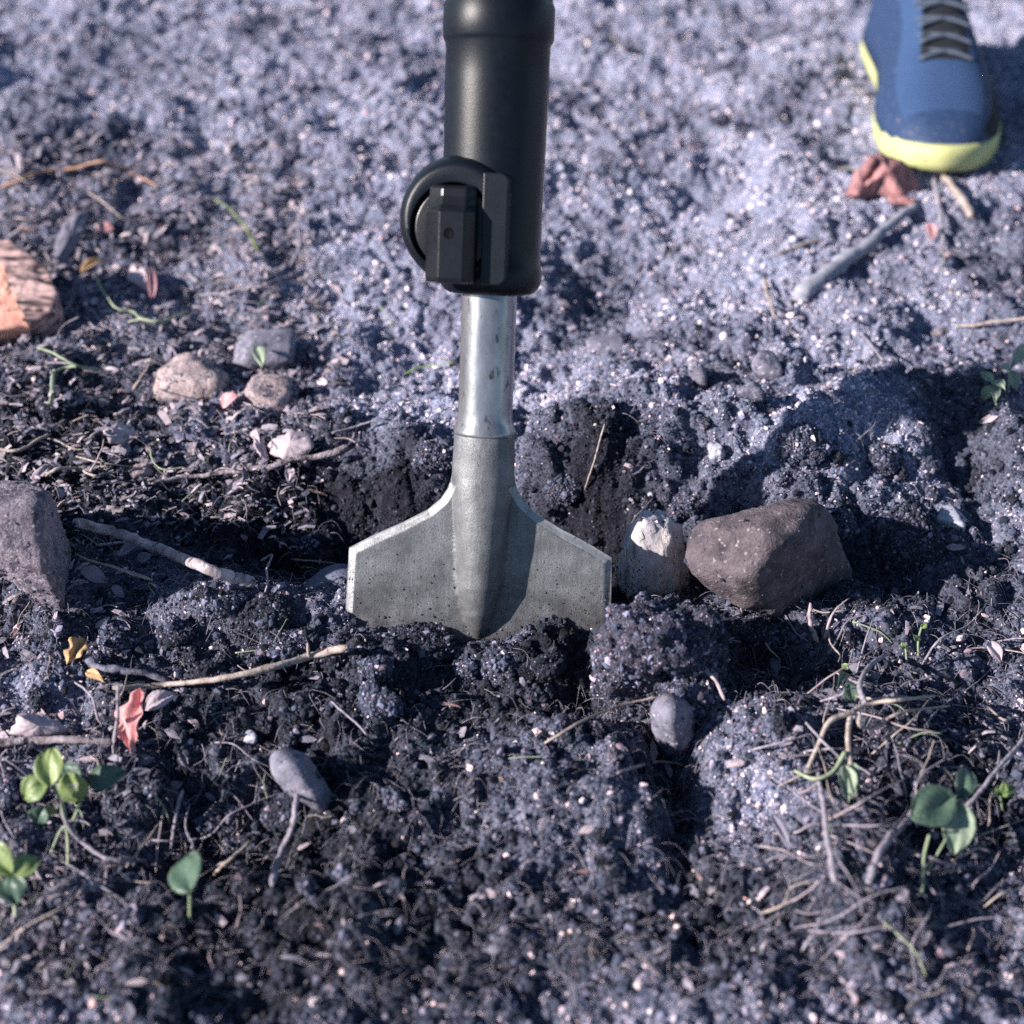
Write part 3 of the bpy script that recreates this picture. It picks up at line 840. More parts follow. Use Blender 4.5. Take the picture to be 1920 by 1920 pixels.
lump("stone", "pink and white rough quartz stone on the littered soil", "stone", 'rock_pink', 357, 722, 136, 104, 23, sink=0.28, amp=0.22, freq=3, p=25, facets=9)
lump("stone", "grey stone with a small green leaf lying on it", "stone", 'rock_grey', 495, 665, 112, 72, 24, sink=0.30, amp=0.16, p=25, facets=7)
lump("stone", "pinkish flat stone below the grey leaf topped stone", "stone", 'rock_pink', 500, 745, 98, 60, 25, sink=0.30, amp=0.16, p=25, facets=7)
lump("stone", "soil caked dark boulder in the hollow behind the brown rock", "stone", 'clod_dark', 1700, 1010, 130, 110, 26, sink=0.25, amp=0.08)
lump("stone", "white flat chip of stone above the dark soil ridge", "stone", 'rock_white', 1782, 977, 62, 34, 27, sink=0.2, rot=-0.5, facets=10, p=16)
lump("stone", "flat lilac stone slab lying on the sandy slope right of the shank", "stone", 'rock_grey', 1135, 650, 78, 30, 28, sink=0.25, facets=10)
lump("stone", "upright almond shaped grey stone in the sandy slope", "stone", 'rock_grey', 1306, 700, 34, 74, 29, sink=0.22, tilt=-0.1, facets=8, p=6)
lump("stone", "rounded grey sandy stone high on the crumbly mound", "stone", 'rock_grey', 1440, 685, 66, 60, 30, sink=0.25, tilt=0.5)
lump("stone", "angular grey stone with a shadowed side on the mound", "stone", 'rock_grey', 1405, 735, 50, 42, 31, sink=0.22)
lump("stone", "bleached white stone chip on the mound's front face", "stone", 'rock_white', 1345, 848, 34, 28, 32, sink=0.2)
lump("stone", "round blue pebble beside a white dry stalk", "stone", 'rock_smooth', 140, 750, 32, 30, 33, sink=0.2)
lump("stone", "long ochre grey pebble above the thin knotted twig", "stone", 'rock_pink', 266, 882, 46, 30, 34, sink=0.2, rot=0.5)
lump("stone", "round dark soil coated stone beside the grey bark flake", "stone", 'clod_dark', 535, 1522, 92, 80, 35, sink=0.25)
lump("stone", "bright white oval pebble above the flat stone", "stone", 'rock_white', 466, 1382, 32, 20, 36, sink=0.2)
lump("stone", "dark grey stone with pale soil top in front of the blade", "stone", 'clod', 715, 1325, 80, 84, 37, sink=0.25)
lump("stone", "two toned soil coated pebble near the yellow leaf", "stone", 'clod', 220, 1208, 60, 76, 38, sink=0.22)

CL = [(792, 1212, 150, 62, "long crumbly clod pressed against the blade's left half", 'clod_dark'), (940, 1245, 110, 86, "round crumbly clod right below the ridge tip", 'clod'),
      (405, 1125, 110, 66, "dusty brown clod at the front edge of the hollow", 'clod'), (500, 1150, 120, 60, "dark low clod beside the smooth stone", 'clod_dark'),
      (1030, 1245, 70, 50, "small dark clod below the blade's right half", 'clod_dark'), (330, 1190, 90, 60, "dark clod between the pebble and the hollow", 'clod_dark'),
      (540, 1215, 110, 60, "pale topped clod left of the blade tip", 'clod'), (700, 1255, 70, 60, "lilac clod in front of the blade's left corner", 'clod'),
      (1560, 960, 90, 60, "grey gravelly clod behind the brown rock", 'clod'), (1600, 1120, 100, 60, "dark fine clod right of the brown rock's foot", 'clod_dark'),
      (1290, 935, 90, 70, "pink grey crumbly clod above the pale rock", 'clod'), (1650, 860, 110, 80, "big crumbly lump on the mound's right shoulder", 'clod'),
      (1500, 830, 110, 90, "big crumbly lump on the mound's front", 'clod'), (820, 850, 90, 70, "pinkish sandy clod left of the shank collar", 'clod'),
      (1060, 910, 80, 80, "pinkish sandy clod overhanging right of the blade shoulder", 'clod'), (1440, 1190, 120, 60, "fine dark clod in the hollow below the brown rock", 'clod_dark'),
      (1200, 1430, 60, 50, "dark clod left of the egg shaped stone's foot", 'clod_dark')]
for i, (a, b, w, h, lb, mt) in enumerate(CL):
    lump("soil_clod", lb, "clod", mt, a, b, w, h, 60 + i, sink=0.34, amp=0.12, freq=3.0, crumbly=0.12, p=7, facets=18, deep=0.9)

# ------------------------------------------------------------------ wood and twigs
def wood_block():
    """split chunk: grooved weathered top falling towards the camera, fresh orange break on its left front"""
    tn = np.array([0.12, -0.50, 0.86]); tn /= np.linalg.norm(tn)
    c0 = G(58, 604, 0.012)
    def top(px, py):
        d = ray(px, py); return CAM + d * (np.dot(c0 - CAM, tn) / np.dot(d, tn))
    T = [top(*q_) for q_ in [(-130, 425), (18, 444), (50, 468), (108, 545), (102, 580), (54, 611), (22, 535), (0, 500), (-130, 470)]]
    B = [G(q_[0], q_[1], -0.004) for q_ in [(-130, 655), (0, 630), (52, 619), (106, 592)]] + [t_ - np.array([0, -0.004, 0.045]) for t_ in T[:4]]
    P = np.array(T + B)
    c, n, d = hull_planes([tuple(q_) for q_ in P])
    dirs, f = ico(6)
    v = dirs * planes_shape(dirs, n, d, 70)[:, None]
    side = np.cross(tn, np.array([0.96, 0.10, 0.2])); side /= np.linalg.norm(side)
    t_ = v @ side
    groove = np.abs(vnoise(t_ * 105 + 0.35 * vnoise(v[:, 0] * 60, t_ * 30, 8), v[:, 0] * 14, 5)) ** 0.8
    isw = np.clip((v @ tn - 0.55 * (v @ tn).max()) * 200, 0, 1)
    v = v - tn[None, :] * (isw * 0.0045 * (1 - np.clip(groove / 0.35, 0, 1)))[:, None]
    v = rough_up(v, 1, 0.0011, 260, 4)
    slots = []
    va = v[np.array(f)]; fn = np.cross(va[:, 1] - va[:, 0], va[:, 2] - va[:, 0]); fn /= np.linalg.norm(fn, axis=1)[:, None] + 1e-12
    cen = va.mean(1); tmax = (v @ tn).max()
    wp = cen + c - CAM; zz = wp @ FWD
    ppx = 960 + F * (wp @ RIGHT) / zz; ppy = 960 - F * (wp @ UP) / zz
    edge = 6 + (ppy - 500) * 0.42 + 7 * vnoise(ppy * 0.12, ppy * 0, 3)
    slots = [0 if ppx[i] < edge[i] else 1 for i in range(len(f))]
    vc, o = centred(v + c)
    return put("wood_block", mesh_np("wood_block", vc, f, ['wood_orange', 'wood_weathered'], slots=slots), label="split orange wood chunk with grooved weathered bark side", cat="wood", loc=o)
wood_block()

flake("wood_fragment", "red splintered bark fragment beside the shoe toe", "wood", 'wood_red', [(1628, 300, .012), (1650, 286, .014), (1690, 300, .012), (1712, 322, .008), (1722, 352, .003), (1690, 368, .002), (1655, 362, .004), (1632, 372, .002), (1600, 366, .003), (1588, 360, .003), (1606, 330, .009)], 0.004, 61, 0.009)
flake("wood_fragment", "long red splinter on the left of the bark fragment", "wood", 'wood_red', [(1632, 288, .016), (1642, 292, .016), (1606, 364, .008), (1588, 366, .004), (1592, 350, .006)], 0.003, 62, 0.003)
flake("wood_fragment", "short red splinter below the bark fragment", "wood", 'wood_red', [(1664, 368, .007), (1720, 372, .006), (1716, 384, .003), (1672, 380, .004)], 0.003, 63, 0.003)

twig("twig", "thick grey dead twig with peeling bark in the hollow", "twig", 'bark_pale', [(138, 978, .018), (220, 1000, .018), (300, 1030, .017), (380, 1062, .016), (440, 1084, .014), (474, 1092, .012)], 19, 22, 10, 1, 40, wob=0.06, kink=0.04)
twig("twig", "thin knotted twig lying along the hollow's upper rim", "twig", 'bark', [(285, 908, .003), (360, 893, .004), (440, 884, .005), (520, 872, .006), (590, 858, .007), (655, 836, .009)], 7, 15, 8, 2, 36,
     side=[([(395, 889, .004), (415, 878, .008), (440, 880, .010)], 5, 2), ([(575, 861, .007), (580, 872, .004)], 5, 3), ([(465, 880, .006), (452, 868, .010)], 6, 3)])
twig("twig", "pale slender twig tip above the knotted twig", "twig", 'straw_grey', [(622, 812, .006), (670, 800, .007), (708, 786, .009)], 7, 3, 6, 3, 14, side=[([(670, 800, .007), (660, 825, .004), (652, 836, .009)], 4, 4)])
twig("twig", "long straight tan stalk lying across the dark soil", "twig", 'straw', [(215, 1292, .004), (300, 1286, .006), (400, 1274, .008), (500, 1252, .010), (590, 1232, .011), (655, 1215, .012)], 10, 15, 8, 4, 34,
     side=[([(580, 1234, .011), (578, 1220, .016), (577, 1206, .020)], 9, 5)])
twig("twig", "curved black and white twig beside the yellow leaf", "twig", 'bark_dark', [(160, 1225, .006), (180, 1250, .007), (215, 1258, .007), (265, 1262, .006), (322, 1282, .004)], 18, 11, 8, 5, 26)
twig("twig", "grey twig behind the green seedling's leaves", "twig", 'bark', [(-40, 1400, .005), (60, 1391, .006), (140, 1387, .006), (216, 1385, .005)], 17, 13, 8, 6, 20)
twig("twig", "orange brown bent twig on the blue sandy patch", "twig", 'stick_orange', [(2, 352, .004), (40, 336, .006), (85, 319, .009), (140, 315, .008), (194, 302, .010), (240, 322, .007), (296, 348, .003)], 8, 5, 6, 7, 36)
twig("stick", "weathered blue grey stick half sunk in the sandy slope", "stick", 'drift', [(1506, 556, .004), (1522, 535, .007), (1570, 497, .008), (1625, 460, .008), (1672, 415, .006), (1730, 374, .002)], 40, 16, 10, 8, 34, wob=0.16)
twig("root", "curved tan root arching over the egg shaped stone", "root", 'straw', [(1022, 1396, .003), (1080, 1358, .008), (1160, 1325, .012), (1220, 1308, .014), (1262, 1298, .016), (1285, 1270, .020), (1322, 1256, .018), (1330, 1275, .014)], 6, 7, 7, 9, 44)
twig("stalk", "tall pinkish stalk standing against the red leaf", "stalk", 'straw_grey', [(215, 1425, .001), (218, 1360, .016), (220, 1285, .034)], 10, 7, 6, 10, 14)
twig("stalk", "thick leaning grey stalk below the grey bark flake", "stalk", 'straw_grey', [(512, 1660, .004), (530, 1590, .012), (548, 1530, .018), (556, 1488, .022)], 15, 11, 8, 11, 22)
twig("stalk", "thin upright brown stalk between the seedling and flat stone", "stalk", 'straw_grey', [(322, 1590, .002), (330, 1530, .012), (342, 1480, .020)], 7, 9, 6, 12, 14)
twig("stalk", "short straw coloured stalk beside the single round leaf", "stalk", 'straw', [(398, 1642, .004), (432, 1612, .008), (468, 1578, .010)], 8, 9, 6, 13, 12)
twig("stalk", "long grey straw above the fine seedling stems", "stalk", 'straw_grey', [(110, 1470, .020), (122, 1535, .016), (160, 1582, .010), (215, 1612, .006), (275, 1612, .004)], 12, 7, 7, 14, 26)
twig("straw", "bright bent straw above the granite boulder", "straw", 'straw', [(-10, 842, .003), (32, 844, .005), (62, 830, .008), (94, 815, .010)], 8, 7, 6, 15, 16)
twig("straw", "pale straw under the thick dead twig", "straw", 'straw', [(140, 1038, .006), (200, 1060, .006), (285, 1088, .005)], 4, 8, 6, 16, 14)
twig("straw", "thin grey straw crossing under the thick dead twig", "straw", 'straw_grey', [(180, 1022, .006), (240, 1018, .008), (268, 1014, .010)], 6, 6, 6, 17, 12)
twig("straw", "curled brown straw above the granite boulder", "straw", 'straw', [(82, 895, .003), (110, 880, .006), (150, 876, .006), (200, 874, .003)], 9, 5, 6, 18, 16)
twig("straw", "thin white straw leaning on the sandy slope right of the shank", "straw", 'straw', [(1096, 920, .004), (1112, 870, .008), (1134, 795, .010)], 4, 4, 5, 19, 14)
twig("straw", "short upright straw splinter in the sandy slope", "straw", 'straw', [(1432, 520, .004), (1442, 560, .004), (1453, 595, .003)], 8, 7, 6, 20, 12)
twig("straw", "short thin straw behind the mound's crest", "straw", 'straw_grey', [(1614, 624, .004), (1632, 645, .004), (1655, 675, .002)], 6, 5, 6, 21, 12)
twig("straw", "long tan straw above the pale green clover sprouts", "straw", 'straw', [(1790, 612, .003), (1850, 606, .006), (1940, 592, .008)], 6, 8, 6, 22, 14)
twig("straw", "tan straw fallen from below the shoe", "straw", 'straw', [(1772, 328, .003), (1800, 365, .006), (1822, 404, .006)], 13, 16, 7, 23, 14)
twig("straw", "thin drooping grey stem in front of the shoe toe", "straw", 'straw_grey', [(1750, 335, .010), (1762, 390, .008), (1767, 450, .004), (1765, 500, .002)], 12, 6, 6, 24, 18)
twig("straw", "beige straw beside the weathered stick", "straw", 'straw', [(1455, 478, .004), (1500, 462, .006), (1545, 448, .006)], 8, 9, 6, 25, 12)
twig("stalk", "thick leaning grey twig below the pair of round green leaves", "stalk", 'straw_grey', [(1630, 1660, .006), (1648, 1600, .012), (1700, 1540, .012), (1742, 1470, .012)], 16, 10, 7, 26, 20)
twig("stalk", "long diagonal straw behind the round green leaves", "stalk", 'straw_grey', [(1790, 1550, .014), (1850, 1470, .014), (1925, 1380, .012)], 12, 9, 7, 27, 18)
twig("stalk", "thin dark stalk left of the dry weed", "stalk", 'straw_grey', [(1535, 1430, .006), (1545, 1520, .010), (1565, 1660, .012)], 8, 14, 6, 28, 18)
twig("straw", "pale split straw below the brown rock's right corner", "straw", 'root', [(1518, 1130, .012), (1522, 1165, .010), (1533, 1205, .004)], 8, 13, 6, 29, 12)
twig("straw", "forked thin straw beside the pale split straw", "straw", 'root', [(1592, 1120, .010), (1560, 1155, .008), (1545, 1198, .004)], 3, 8, 6, 30, 14)
twig("root", "crooked branching rootlet below the brown rock", "root", 'root', [(1345, 1200, .006), (1350, 1165, .014), (1372, 1160, .014), (1390, 1150, .014), (1388, 1138, .016)], 7, 4, 6, 31, 20, side=[([(1350, 1165, .014), (1358, 1150, .018), (1367, 1142, .020)], 5, 3)])
twig("root", "long pink root running down the large rooty clod", "root", 'root', [(1150, 1165, .016), (1215, 1205, .024), (1290, 1240, .022), (1340, 1275, .016), (1360, 1310, .008)], 6, 9, 6, 32, 24)
twig("root", "thin pale root across the large rooty clod", "root", 'root', [(1135, 1170, .014), (1180, 1190, .022), (1235, 1222, .024)], 4, 4, 5, 33, 16)
twig("root", "wiry pale root beside the thick dead twig's end", "root", 'root', [(490, 1050, .006), (510, 1040, .010), (500, 1065, .010), (503, 1090, .008), (497, 1110, .004)], 5, 4, 5, 34, 24)
twig("straw", "thin horizontal rootlet behind the smooth blue stone", "straw", 'root', [(545, 1048, .004), (590, 1052, .006), (630, 1056, .006)], 4, 3, 5, 35, 10)
twig("root", "pale rootlet lying below the egg shaped stone", "root", 'root', [(1160, 1450, .004), (1200, 1435, .006), (1240, 1428, .006), (1280, 1432, .004)], 8, 6, 6, 36, 16)
twig("straw", "bluish thin straw on dark crumbs below the long tan stalk", "straw", 'straw_grey', [(620, 1315, .008), (660, 1350, .008), (690, 1378, .004)], 6, 5, 5, 37, 12)
twig("straw", "bent straw hanging from the tan stalk", "straw", 'straw_grey', [(140, 1278, .006), (170, 1305, .010), (188, 1355, .004)], 5, 7, 6, 38, 14)

# dry forked weed on the right foreground
wd = G(1605, 1340, 0.02)
weed = put("dry_weed", None, label="dried forked weed stem with a withered hanging leaf", cat="weed", loc=wd)
def wpart(name, mat, pts, a, b, seed, sides=7):
    P = catmull([G(*q) for q in pts], 26); s = scale_at(P[0])
    V, Fc = tube(P - wd, np.linspace(a, b, len(P)) / 2 * s, sides, seed, 0.12)
    put(name, mesh_np(name, V, Fc, mat), parent=weed)
wpart("stem", 'straw', [(1595, 1440, .012), (1590, 1380, .020), (1600, 1335, .024), (1640, 1318, .024), (1690, 1312, .020), (1752, 1305, .012)], 12, 6, 1)
wpart("side_stem", 'straw', [(1604, 1334, .024), (1556, 1352, .022), (1535, 1395, .014), (1510, 1452, .004)], 11, 8, 2)
wpart("side_stem", 'straw', [(1612, 1340, .024), (1612, 1362, .020), (1640, 1362, .016), (1690, 1336, .012), (1780, 1324, .008)], 8, 5, 3)
wpart("side_stem", 'straw_grey', [(1622, 1320, .022), (1612, 1285, .018), (1630, 1250, .012), (1660, 1228, .006)], 12, 8, 4)
wpart("side_stem", 'stem_green', [(1585, 1410, .016), (1560, 1448, .010), (1525, 1460, .008), (1490, 1445, .004)], 9, 6, 5)
for b_, t_, w_ in (((1583, 1435, .014), (1590, 1510, .004), 34), ((1598, 1432, .014), (1600, 1500, .004), 26)):
    leaf("withered_leaf", None, None, 'leaf_mint', b_, t_, w_, parent=weed, origin=wd, fold=0.8, curl=0.15, wav=0.3, seed=int(w_))

# ------------------------------------------------------------------ leaves and flakes
leaf("fallen_leaf", "curled bright red leaf standing below the tan stalk", "leaf", 'leaf_red', (262, 1290, .026), (250, 1412, .004), 62, up=(-0.45, -0.75, 0.45), fold=0.5, curl=0.12, wav=0.5, seed=3, lobes=0.25)
leaf("fallen_leaf", "pale pink leaf half behind the red leaf", "leaf", 'leaf_pale', (272, 1330, .016), (330, 1300, .012), 40, fold=0.3, curl=0.2, seed=4)
flake("fallen_leaf", "whitish curled leaf scrap above the grey twig", "leaf", 'leaf_pale', [(16, 1376, .004), (34, 1342, .012), (62, 1336, .014), (108, 1350, .010), (136, 1374, .004), (100, 1378, .006), (60, 1380, .006)], 0.0006, 5, 0.006)
hull_rock("stone", "pale angular flat stone above the thick leaning stalk", "stone", 'rock_grey', (590, 1515),
          [(500, 1412, 0.006), (530, 1402, 0.012), (576, 1412, 0.012), (600, 1450, 0.008), (632, 1506, 0.0), (618, 1524, -0.004), (580, 1514, -0.006), (548, 1494, -0.006), (516, 1476, -0.004), (502, 1445, 0.0), (545, 1440, -0.004), (585, 1480, -0.008), (555, 1420, 0.024), (610, 1500, 0.018)], seed=41, p=30, amp=0.0012, sub=4, sink=0.004)
flake("bark_flake", "broad pinkish bark flake above the knotted twig", "bark", 'leaf_pale', [(497, 840, .004), (512, 822, .010), (548, 806, .012), (582, 812, .012), (588, 838, .008), (570, 856, .005), (530, 862, .004)], 0.0012, 7, 0.003)
flake("bark_flake", "narrow pink bark strip beside the broad bark flake", "bark", 'leaf_pale', [(470, 810, .008), (482, 803, .010), (492, 830, .006), (506, 862, .003), (496, 864, .003), (480, 840, .005)], 0.001, 8, 0.001)
flake("bark_flake", "lilac bark chip on the dark littered slope", "bark", 'leaf_pale', [(195, 806, .008), (225, 793, .010), (250, 800, .008), (258, 818, .005), (232, 832, .003), (206, 828, .004)], 0.0012, 9, 0.002)
flake("fallen_leaf", "big folded grey leaf beside the wood chunk", "leaf", 'leaf_grey', [(166, 388, .014), (160, 430, .010), (140, 465, .008), (118, 494, .003), (96, 500, .002), (104, 450, .010), (126, 412, .014)], 0.0006, 10, 0.003)
leaf("fallen_leaf", "long brown grey leaf near the dark red scrap", "leaf", 'leaf_grey', (235, 405, .006), (305, 385, .006), 22, fold=0.4, seed=11)
leaf("leaf_scrap", "dark red shiny leaf scrap beside the big folded grey leaf", "leaf", 'leaf_red', (183, 430, .006), (212, 428, .006), 26, fold=0.2, seed=12, shape=(0.8, 0.5))
leaf("leaf_scrap", "pink upright leaf scrap above the wiry green shoot", "leaf", 'leaf_red', (284, 560, .004), (284, 500, .016), 17, up=(0.3, -0.9, 0.2), seed=13, shape=(0.8, 0.5))
leaf("leaf_scrap", "mauve oval leaf scrap beside the pink upright scrap", "leaf", 'leaf_pale', (248, 512, .006), (276, 545, .004), 36, seed=14)
leaf("leaf_scrap", "red petal like scrap beside the pink quartz stone", "leaf", 'leaf_red', (414, 760, .006), (446, 742, .008), 30, seed=15, shape=(0.8, 0.6))
leaf("leaf_scrap", "tan curled leaf by the green rootlet", "leaf", 'leaf_yellow', (150, 510, .006), (196, 488, .008), 22, fold=0.6, seed=16)
leaf("fallen_leaf", "yellow brown torn leaf next to the black and white twig", "leaf", 'leaf_yellow', (128, 1240, .006), (164, 1200, .012), 38, up=(0, -0.8, 0.6), fold=0.4, wav=0.5, seed=17, lobes=0.3)
leaf("leaf_scrap", "yellow leaf piece below the black and white twig", "leaf", 'leaf_yellow', (162, 1258, .004), (196, 1280, .004), 20, seed=18)
leaf("fallen_leaf", "purple grey leaf lying over the thick dead twig", "leaf", 'leaf_grey', (222, 1042, .010), (282, 1010, .018), 22, fold=0.3, seed=19)
leaf("fallen_leaf", "small greenish leaf under the thick dead twig", "leaf", 'leaf_grey', (258, 1052, .004), (284, 1040, .006), 24, seed=20)
leaf("fallen_leaf", "blue grey leaf at the foot of the granite boulder", "leaf", 'leaf_grey', (150, 1070, .006), (205, 1092, .004), 34, seed=21)
leaf("leaf_scrap", "small blue leaf scrap in front of the hollow", "leaf", 'leaf_grey', (210, 1098, .006), (234, 1122, .004), 18, seed=22)
leaf("fallen_leaf", "mauve oval leaf among straws beside the tiny sprout", "leaf", 'leaf_pale', (1852, 1200, .010), (1876, 1244, .004), 28, seed=23)
leaf("fallen_leaf", "pink oval leaf in front of the shoe", "leaf", 'leaf_red', (1742, 418, .010), (1748, 452, .004), 22, up=(0.2, -0.8, 0.5), seed=24)
leaf("fallen_leaf", "grey leaf flake on top of the large rooty clod", "leaf", 'leaf_grey', (1188, 1138, .030), (1232, 1166, .028), 24, seed=25)
leaf("leaf_scrap", "pale leaf hanging beneath the knotted twig", "leaf", 'leaf_pale', (546, 876, .006), (540, 905, .002), 18, up=(0, -0.9, 0.4), seed=26)
leaf("fallen_leaf", "pale folded dead leaf beside the orange brown bent twig", "leaf", 'leaf_pale', (26, 292, .010), (34, 336, .004), 24, up=(0.3, -0.8, 0.5), fold=0.5, seed=27)
leaf("fallen_leaf", "long thin blue grey leaf lying left of the dry forked weed", "leaf", 'leaf_grey', (1448, 1525, .010), (1482, 1600, .006), 20, seed=28)

# grass blades
twig("grass_blade", "yellow green curved grass blade lying on the sand", "grass", 'leaf_lime', [(398, 370, .008), (430, 390, .012), (460, 425, .012), (484, 470, .004)], 6, 9, 6, 41, 20, flat=0.35)
twig("grass_blade", "small green grass blade left of the shank", "grass", 'leaf_lime', [(762, 697, .003), (800, 687, .006), (855, 680, .006)], 7, 9, 6, 42, 14, flat=0.35)
twig("grass_blade", "short green blade behind the smooth blue stone", "grass", 'leaf_lime', [(562, 1064, .006), (580, 1064, .010), (602, 1070, .006)], 3, 5, 5, 43, 10, flat=0.35)
twig("grass_blade", "pale green bent blade between the seedling and the flat stone", "grass", 'leaf_mint', [(285, 1488, .014), (308, 1515, .014), (320, 1545, .004)], 9, 7, 6, 44, 12, flat=0.4)
twig("green_shoot", "wiry green creeping shoot beside the orange wood chunk", "shoot", 'stem_green', [(178, 515, .008), (195, 550, .008), (220, 578, .007), (250, 585, .007), (265, 598, .006), (305, 602, .006), (352, 583, .008)], 5, 6, 6, 45, 36, side=[([(265, 598, .006), (240, 604, .005)], 4, 3)])
twig("green_shoot", "forked pale green shoot left of the pink quartz stone", "shoot", 'stem_green', [(70, 652, .008), (100, 662, .010), (145, 686, .008), (200, 694, .004)], 6, 5, 6, 46, 20, side=[([(145, 686, .008), (120, 690, .009), (95, 700, .008)], 7, 4)])
twig("grass_blade", "whitish vertical dry blade above the white bent straw", "grass", 'leaf_mint', [(100, 700, .012), (100, 730, .010), (98, 758, .003)], 9, 11, 6, 47, 10, flat=0.4)
twig("green_shoot", "tiny twisted green shoot on the hollow's left rim", "shoot", 'stem_green', [(282, 838, .004), (285, 862, .008), (305, 880, .007), (345, 875, .004)], 4, 4, 5, 48, 18)

# ------------------------------------------------------------------ green seedlings
def plant(name, label, foot, stems, leaves):
    o = G(*foot)
    p = put(name, None, label=label, cat="plant", loc=o)
    for pts, a, b in stems:
        P = catmull([G(*q) for q in pts], 20); s = scale_at(P[0])
        V, Fc = tube(P - o, np.linspace(a, b, len(P)) / 2 * s, 6, len(pts), 0.05)
        put("stem", mesh_np("stem", V, Fc, 'stem_green'), parent=p)
    for i, (b, t, w, m, up, kw) in enumerate(leaves):
        leaf("leaf", None, None, m, b, t, w, up=up, parent=p, origin=o, seed=100 + i, **kw)
    return p
FL = (0, -0.5, 0.86); FR = (0, -0.85, 0.5)
plant("seedling", "bright green seedling with rounded glossy leaves by the grey twig", (122, 1560),
      [([(128, 1620, .002), (126, 1560, .010), (112, 1500, .026), (100, 1470, .034)], 6, 6), ([(126, 1560, .010), (145, 1520, .020), (152, 1498, .024)], 5, 5), ([(95, 1600, .002), (112, 1560, .010), (126, 1545, .012)], 5, 5)],
      [((92, 1475, .034), (98, 1402, .040), 56, 'leaf_lime', FR, dict(fold=0.3, curl=0.12, shape=(0.9, 0.6))),
       ((88, 1462, .036), (44, 1497, .028), 52, 'leaf_lime', FL, dict(fold=0.3, shape=(0.9, 0.6))),
       ((165, 1470, .026), (237, 1445, .024), 50, 'leaf_green', FL, dict(fold=0.2, curl=0.1, shape=(0.75, 0.8))),
       ((152, 1500, .024), (125, 1448, .030), 62, 'leaf_lime', FR, dict(fold=0.2, shape=(0.9, 0.6))),
       ((150, 1460, .026), (120, 1430, .026), 34, 'leaf_green', FL, dict(fold=0.2)),
       ((82, 1510, .020), (70, 1545, .012), 40, 'leaf_green', FR, dict(fold=0.6, curl=0.3)),
       ((80, 1520, .016), (110, 1522, .014), 20, 'leaf_lime', FL, dict(fold=0.5))])
plant("seedling", "low lime seedling in front of the bright green seedling", (20, 1660), [([(30, 1720, .002), (25, 1660, .014), (20, 1620, .022)], 8, 6)],
      [((22, 1640, .022), (-30, 1580, .026), 60, 'leaf_lime', FL, dict(fold=0.3, shape=(0.9, 0.7))), ((25, 1640, .022), (76, 1608, .020), 46, 'leaf_lime', FL, dict(fold=0.3)),
       ((20, 1640, .02), (30, 1700, .012), 60, 'leaf_green', FL, dict(fold=0.2))])
plant("seedling", "single dark round leaf seedling left of the thick stalk", (358, 1690), [([(356, 1730, .002), (356, 1680, .014)], 6, 6)],
      [((356, 1672, .016), (354, 1604, .024), 74, 'leaf_green', FR, dict(fold=0.15, shape=(0.9, 0.55)))])
plant("seedling", "pair of dull green round leaves among tangled dry stalks", (1735, 1620),
      [([(1728, 1680, .002), (1732, 1610, .010), (1742, 1566, .020)], 7, 6), ([(1735, 1640, .004), (1770, 1580, .014), (1790, 1545, .020)], 5, 5)],
      [((1790, 1492, .024), (1708, 1535, .018), 80, 'leaf_green', FL, dict(fold=0.12, curl=0.1, shape=(0.9, 0.55))),
       ((1797, 1502, .022), (1790, 1602, .012), 66, 'leaf_mint', FR, dict(fold=0.2, curl=0.08, shape=(0.85, 0.6))),
       ((1812, 1440, .022), (1800, 1498, .016), 46, 'leaf_green', FR, dict(fold=0.2, shape=(0.9, 0.6)))])
plant("seedling", "little yellow green sprout beside the round leaves", (1885, 1500), [([(1880, 1520, .002), (1875, 1490, .010)], 4, 4)],
      [((1875, 1490, .012), (1905, 1475, .012), 24, 'leaf_lime', FL, {}), ((1875, 1490, .012), (1858, 1480, .012), 18, 'leaf_lime', FL, {}), ((1878, 1488, .012), (1885, 1462, .016), 18, 'leaf_lime', FR, {})])
plant("seedling", "pale green clover sprouts at the dark cleft", (1865, 740), [([(1868, 760, .002), (1862, 715, .010)], 4, 4), ([(1890, 730, .002), (1895, 690, .010)], 4, 4)],
      [((1862, 715, .012), (1838, 698, .012), 22, 'leaf_mint', FL, {}), ((1862, 715, .012), (1885, 730, .010), 24, 'leaf_mint', FL, {}), ((1858, 722, .010), (1842, 752, .006), 22, 'leaf_mint', FL, {}),
       ((1895, 690, .012), (1920, 655, .014), 26, 'leaf_mint', FL, {}), ((1895, 692, .012), (1872, 690, .012), 20, 'leaf_mint', FL, {}), ((1896, 694, .012), (1905, 735, .006), 24, 'leaf_mint', FL, {}), ((1864, 720, .01), (1866, 757, .006), 20, 'leaf_mint', FL, {})])
plant("seedling", "tiny sprout rising from the dark soil ridge", (1722, 1225), [([(1722, 1230, .002), (1722, 1200, .010), (1728, 1175, .016)], 5, 4), ([(1700, 1240, .002), (1698, 1215, .006)], 4, 4)],
      [((1728, 1177, .016), (1738, 1168, .018), 12, 'leaf_lime', FR, {}), ((1698, 1216, .008), (1690, 1204, .010), 14, 'leaf_lime', FR, {}), ((1722, 1200, .010), (1712, 1190, .012), 12, 'leaf_green', FR, {})])
plant("seedling", "dark green flat leaf sprout behind the dry weed", (1590, 1300), [([(1590, 1312, .002), (1590, 1292, .006)], 4, 4)],
      [((1592, 1282, .008), (1596, 1318, .004), 36, 'leaf_green', FL, {}), ((1590, 1255, .008), (1578, 1245, .008), 14, 'leaf_lime', FL, {}), ((1582, 1262, .008), (1570, 1290, .006), 22, 'leaf_green', FL, {})])
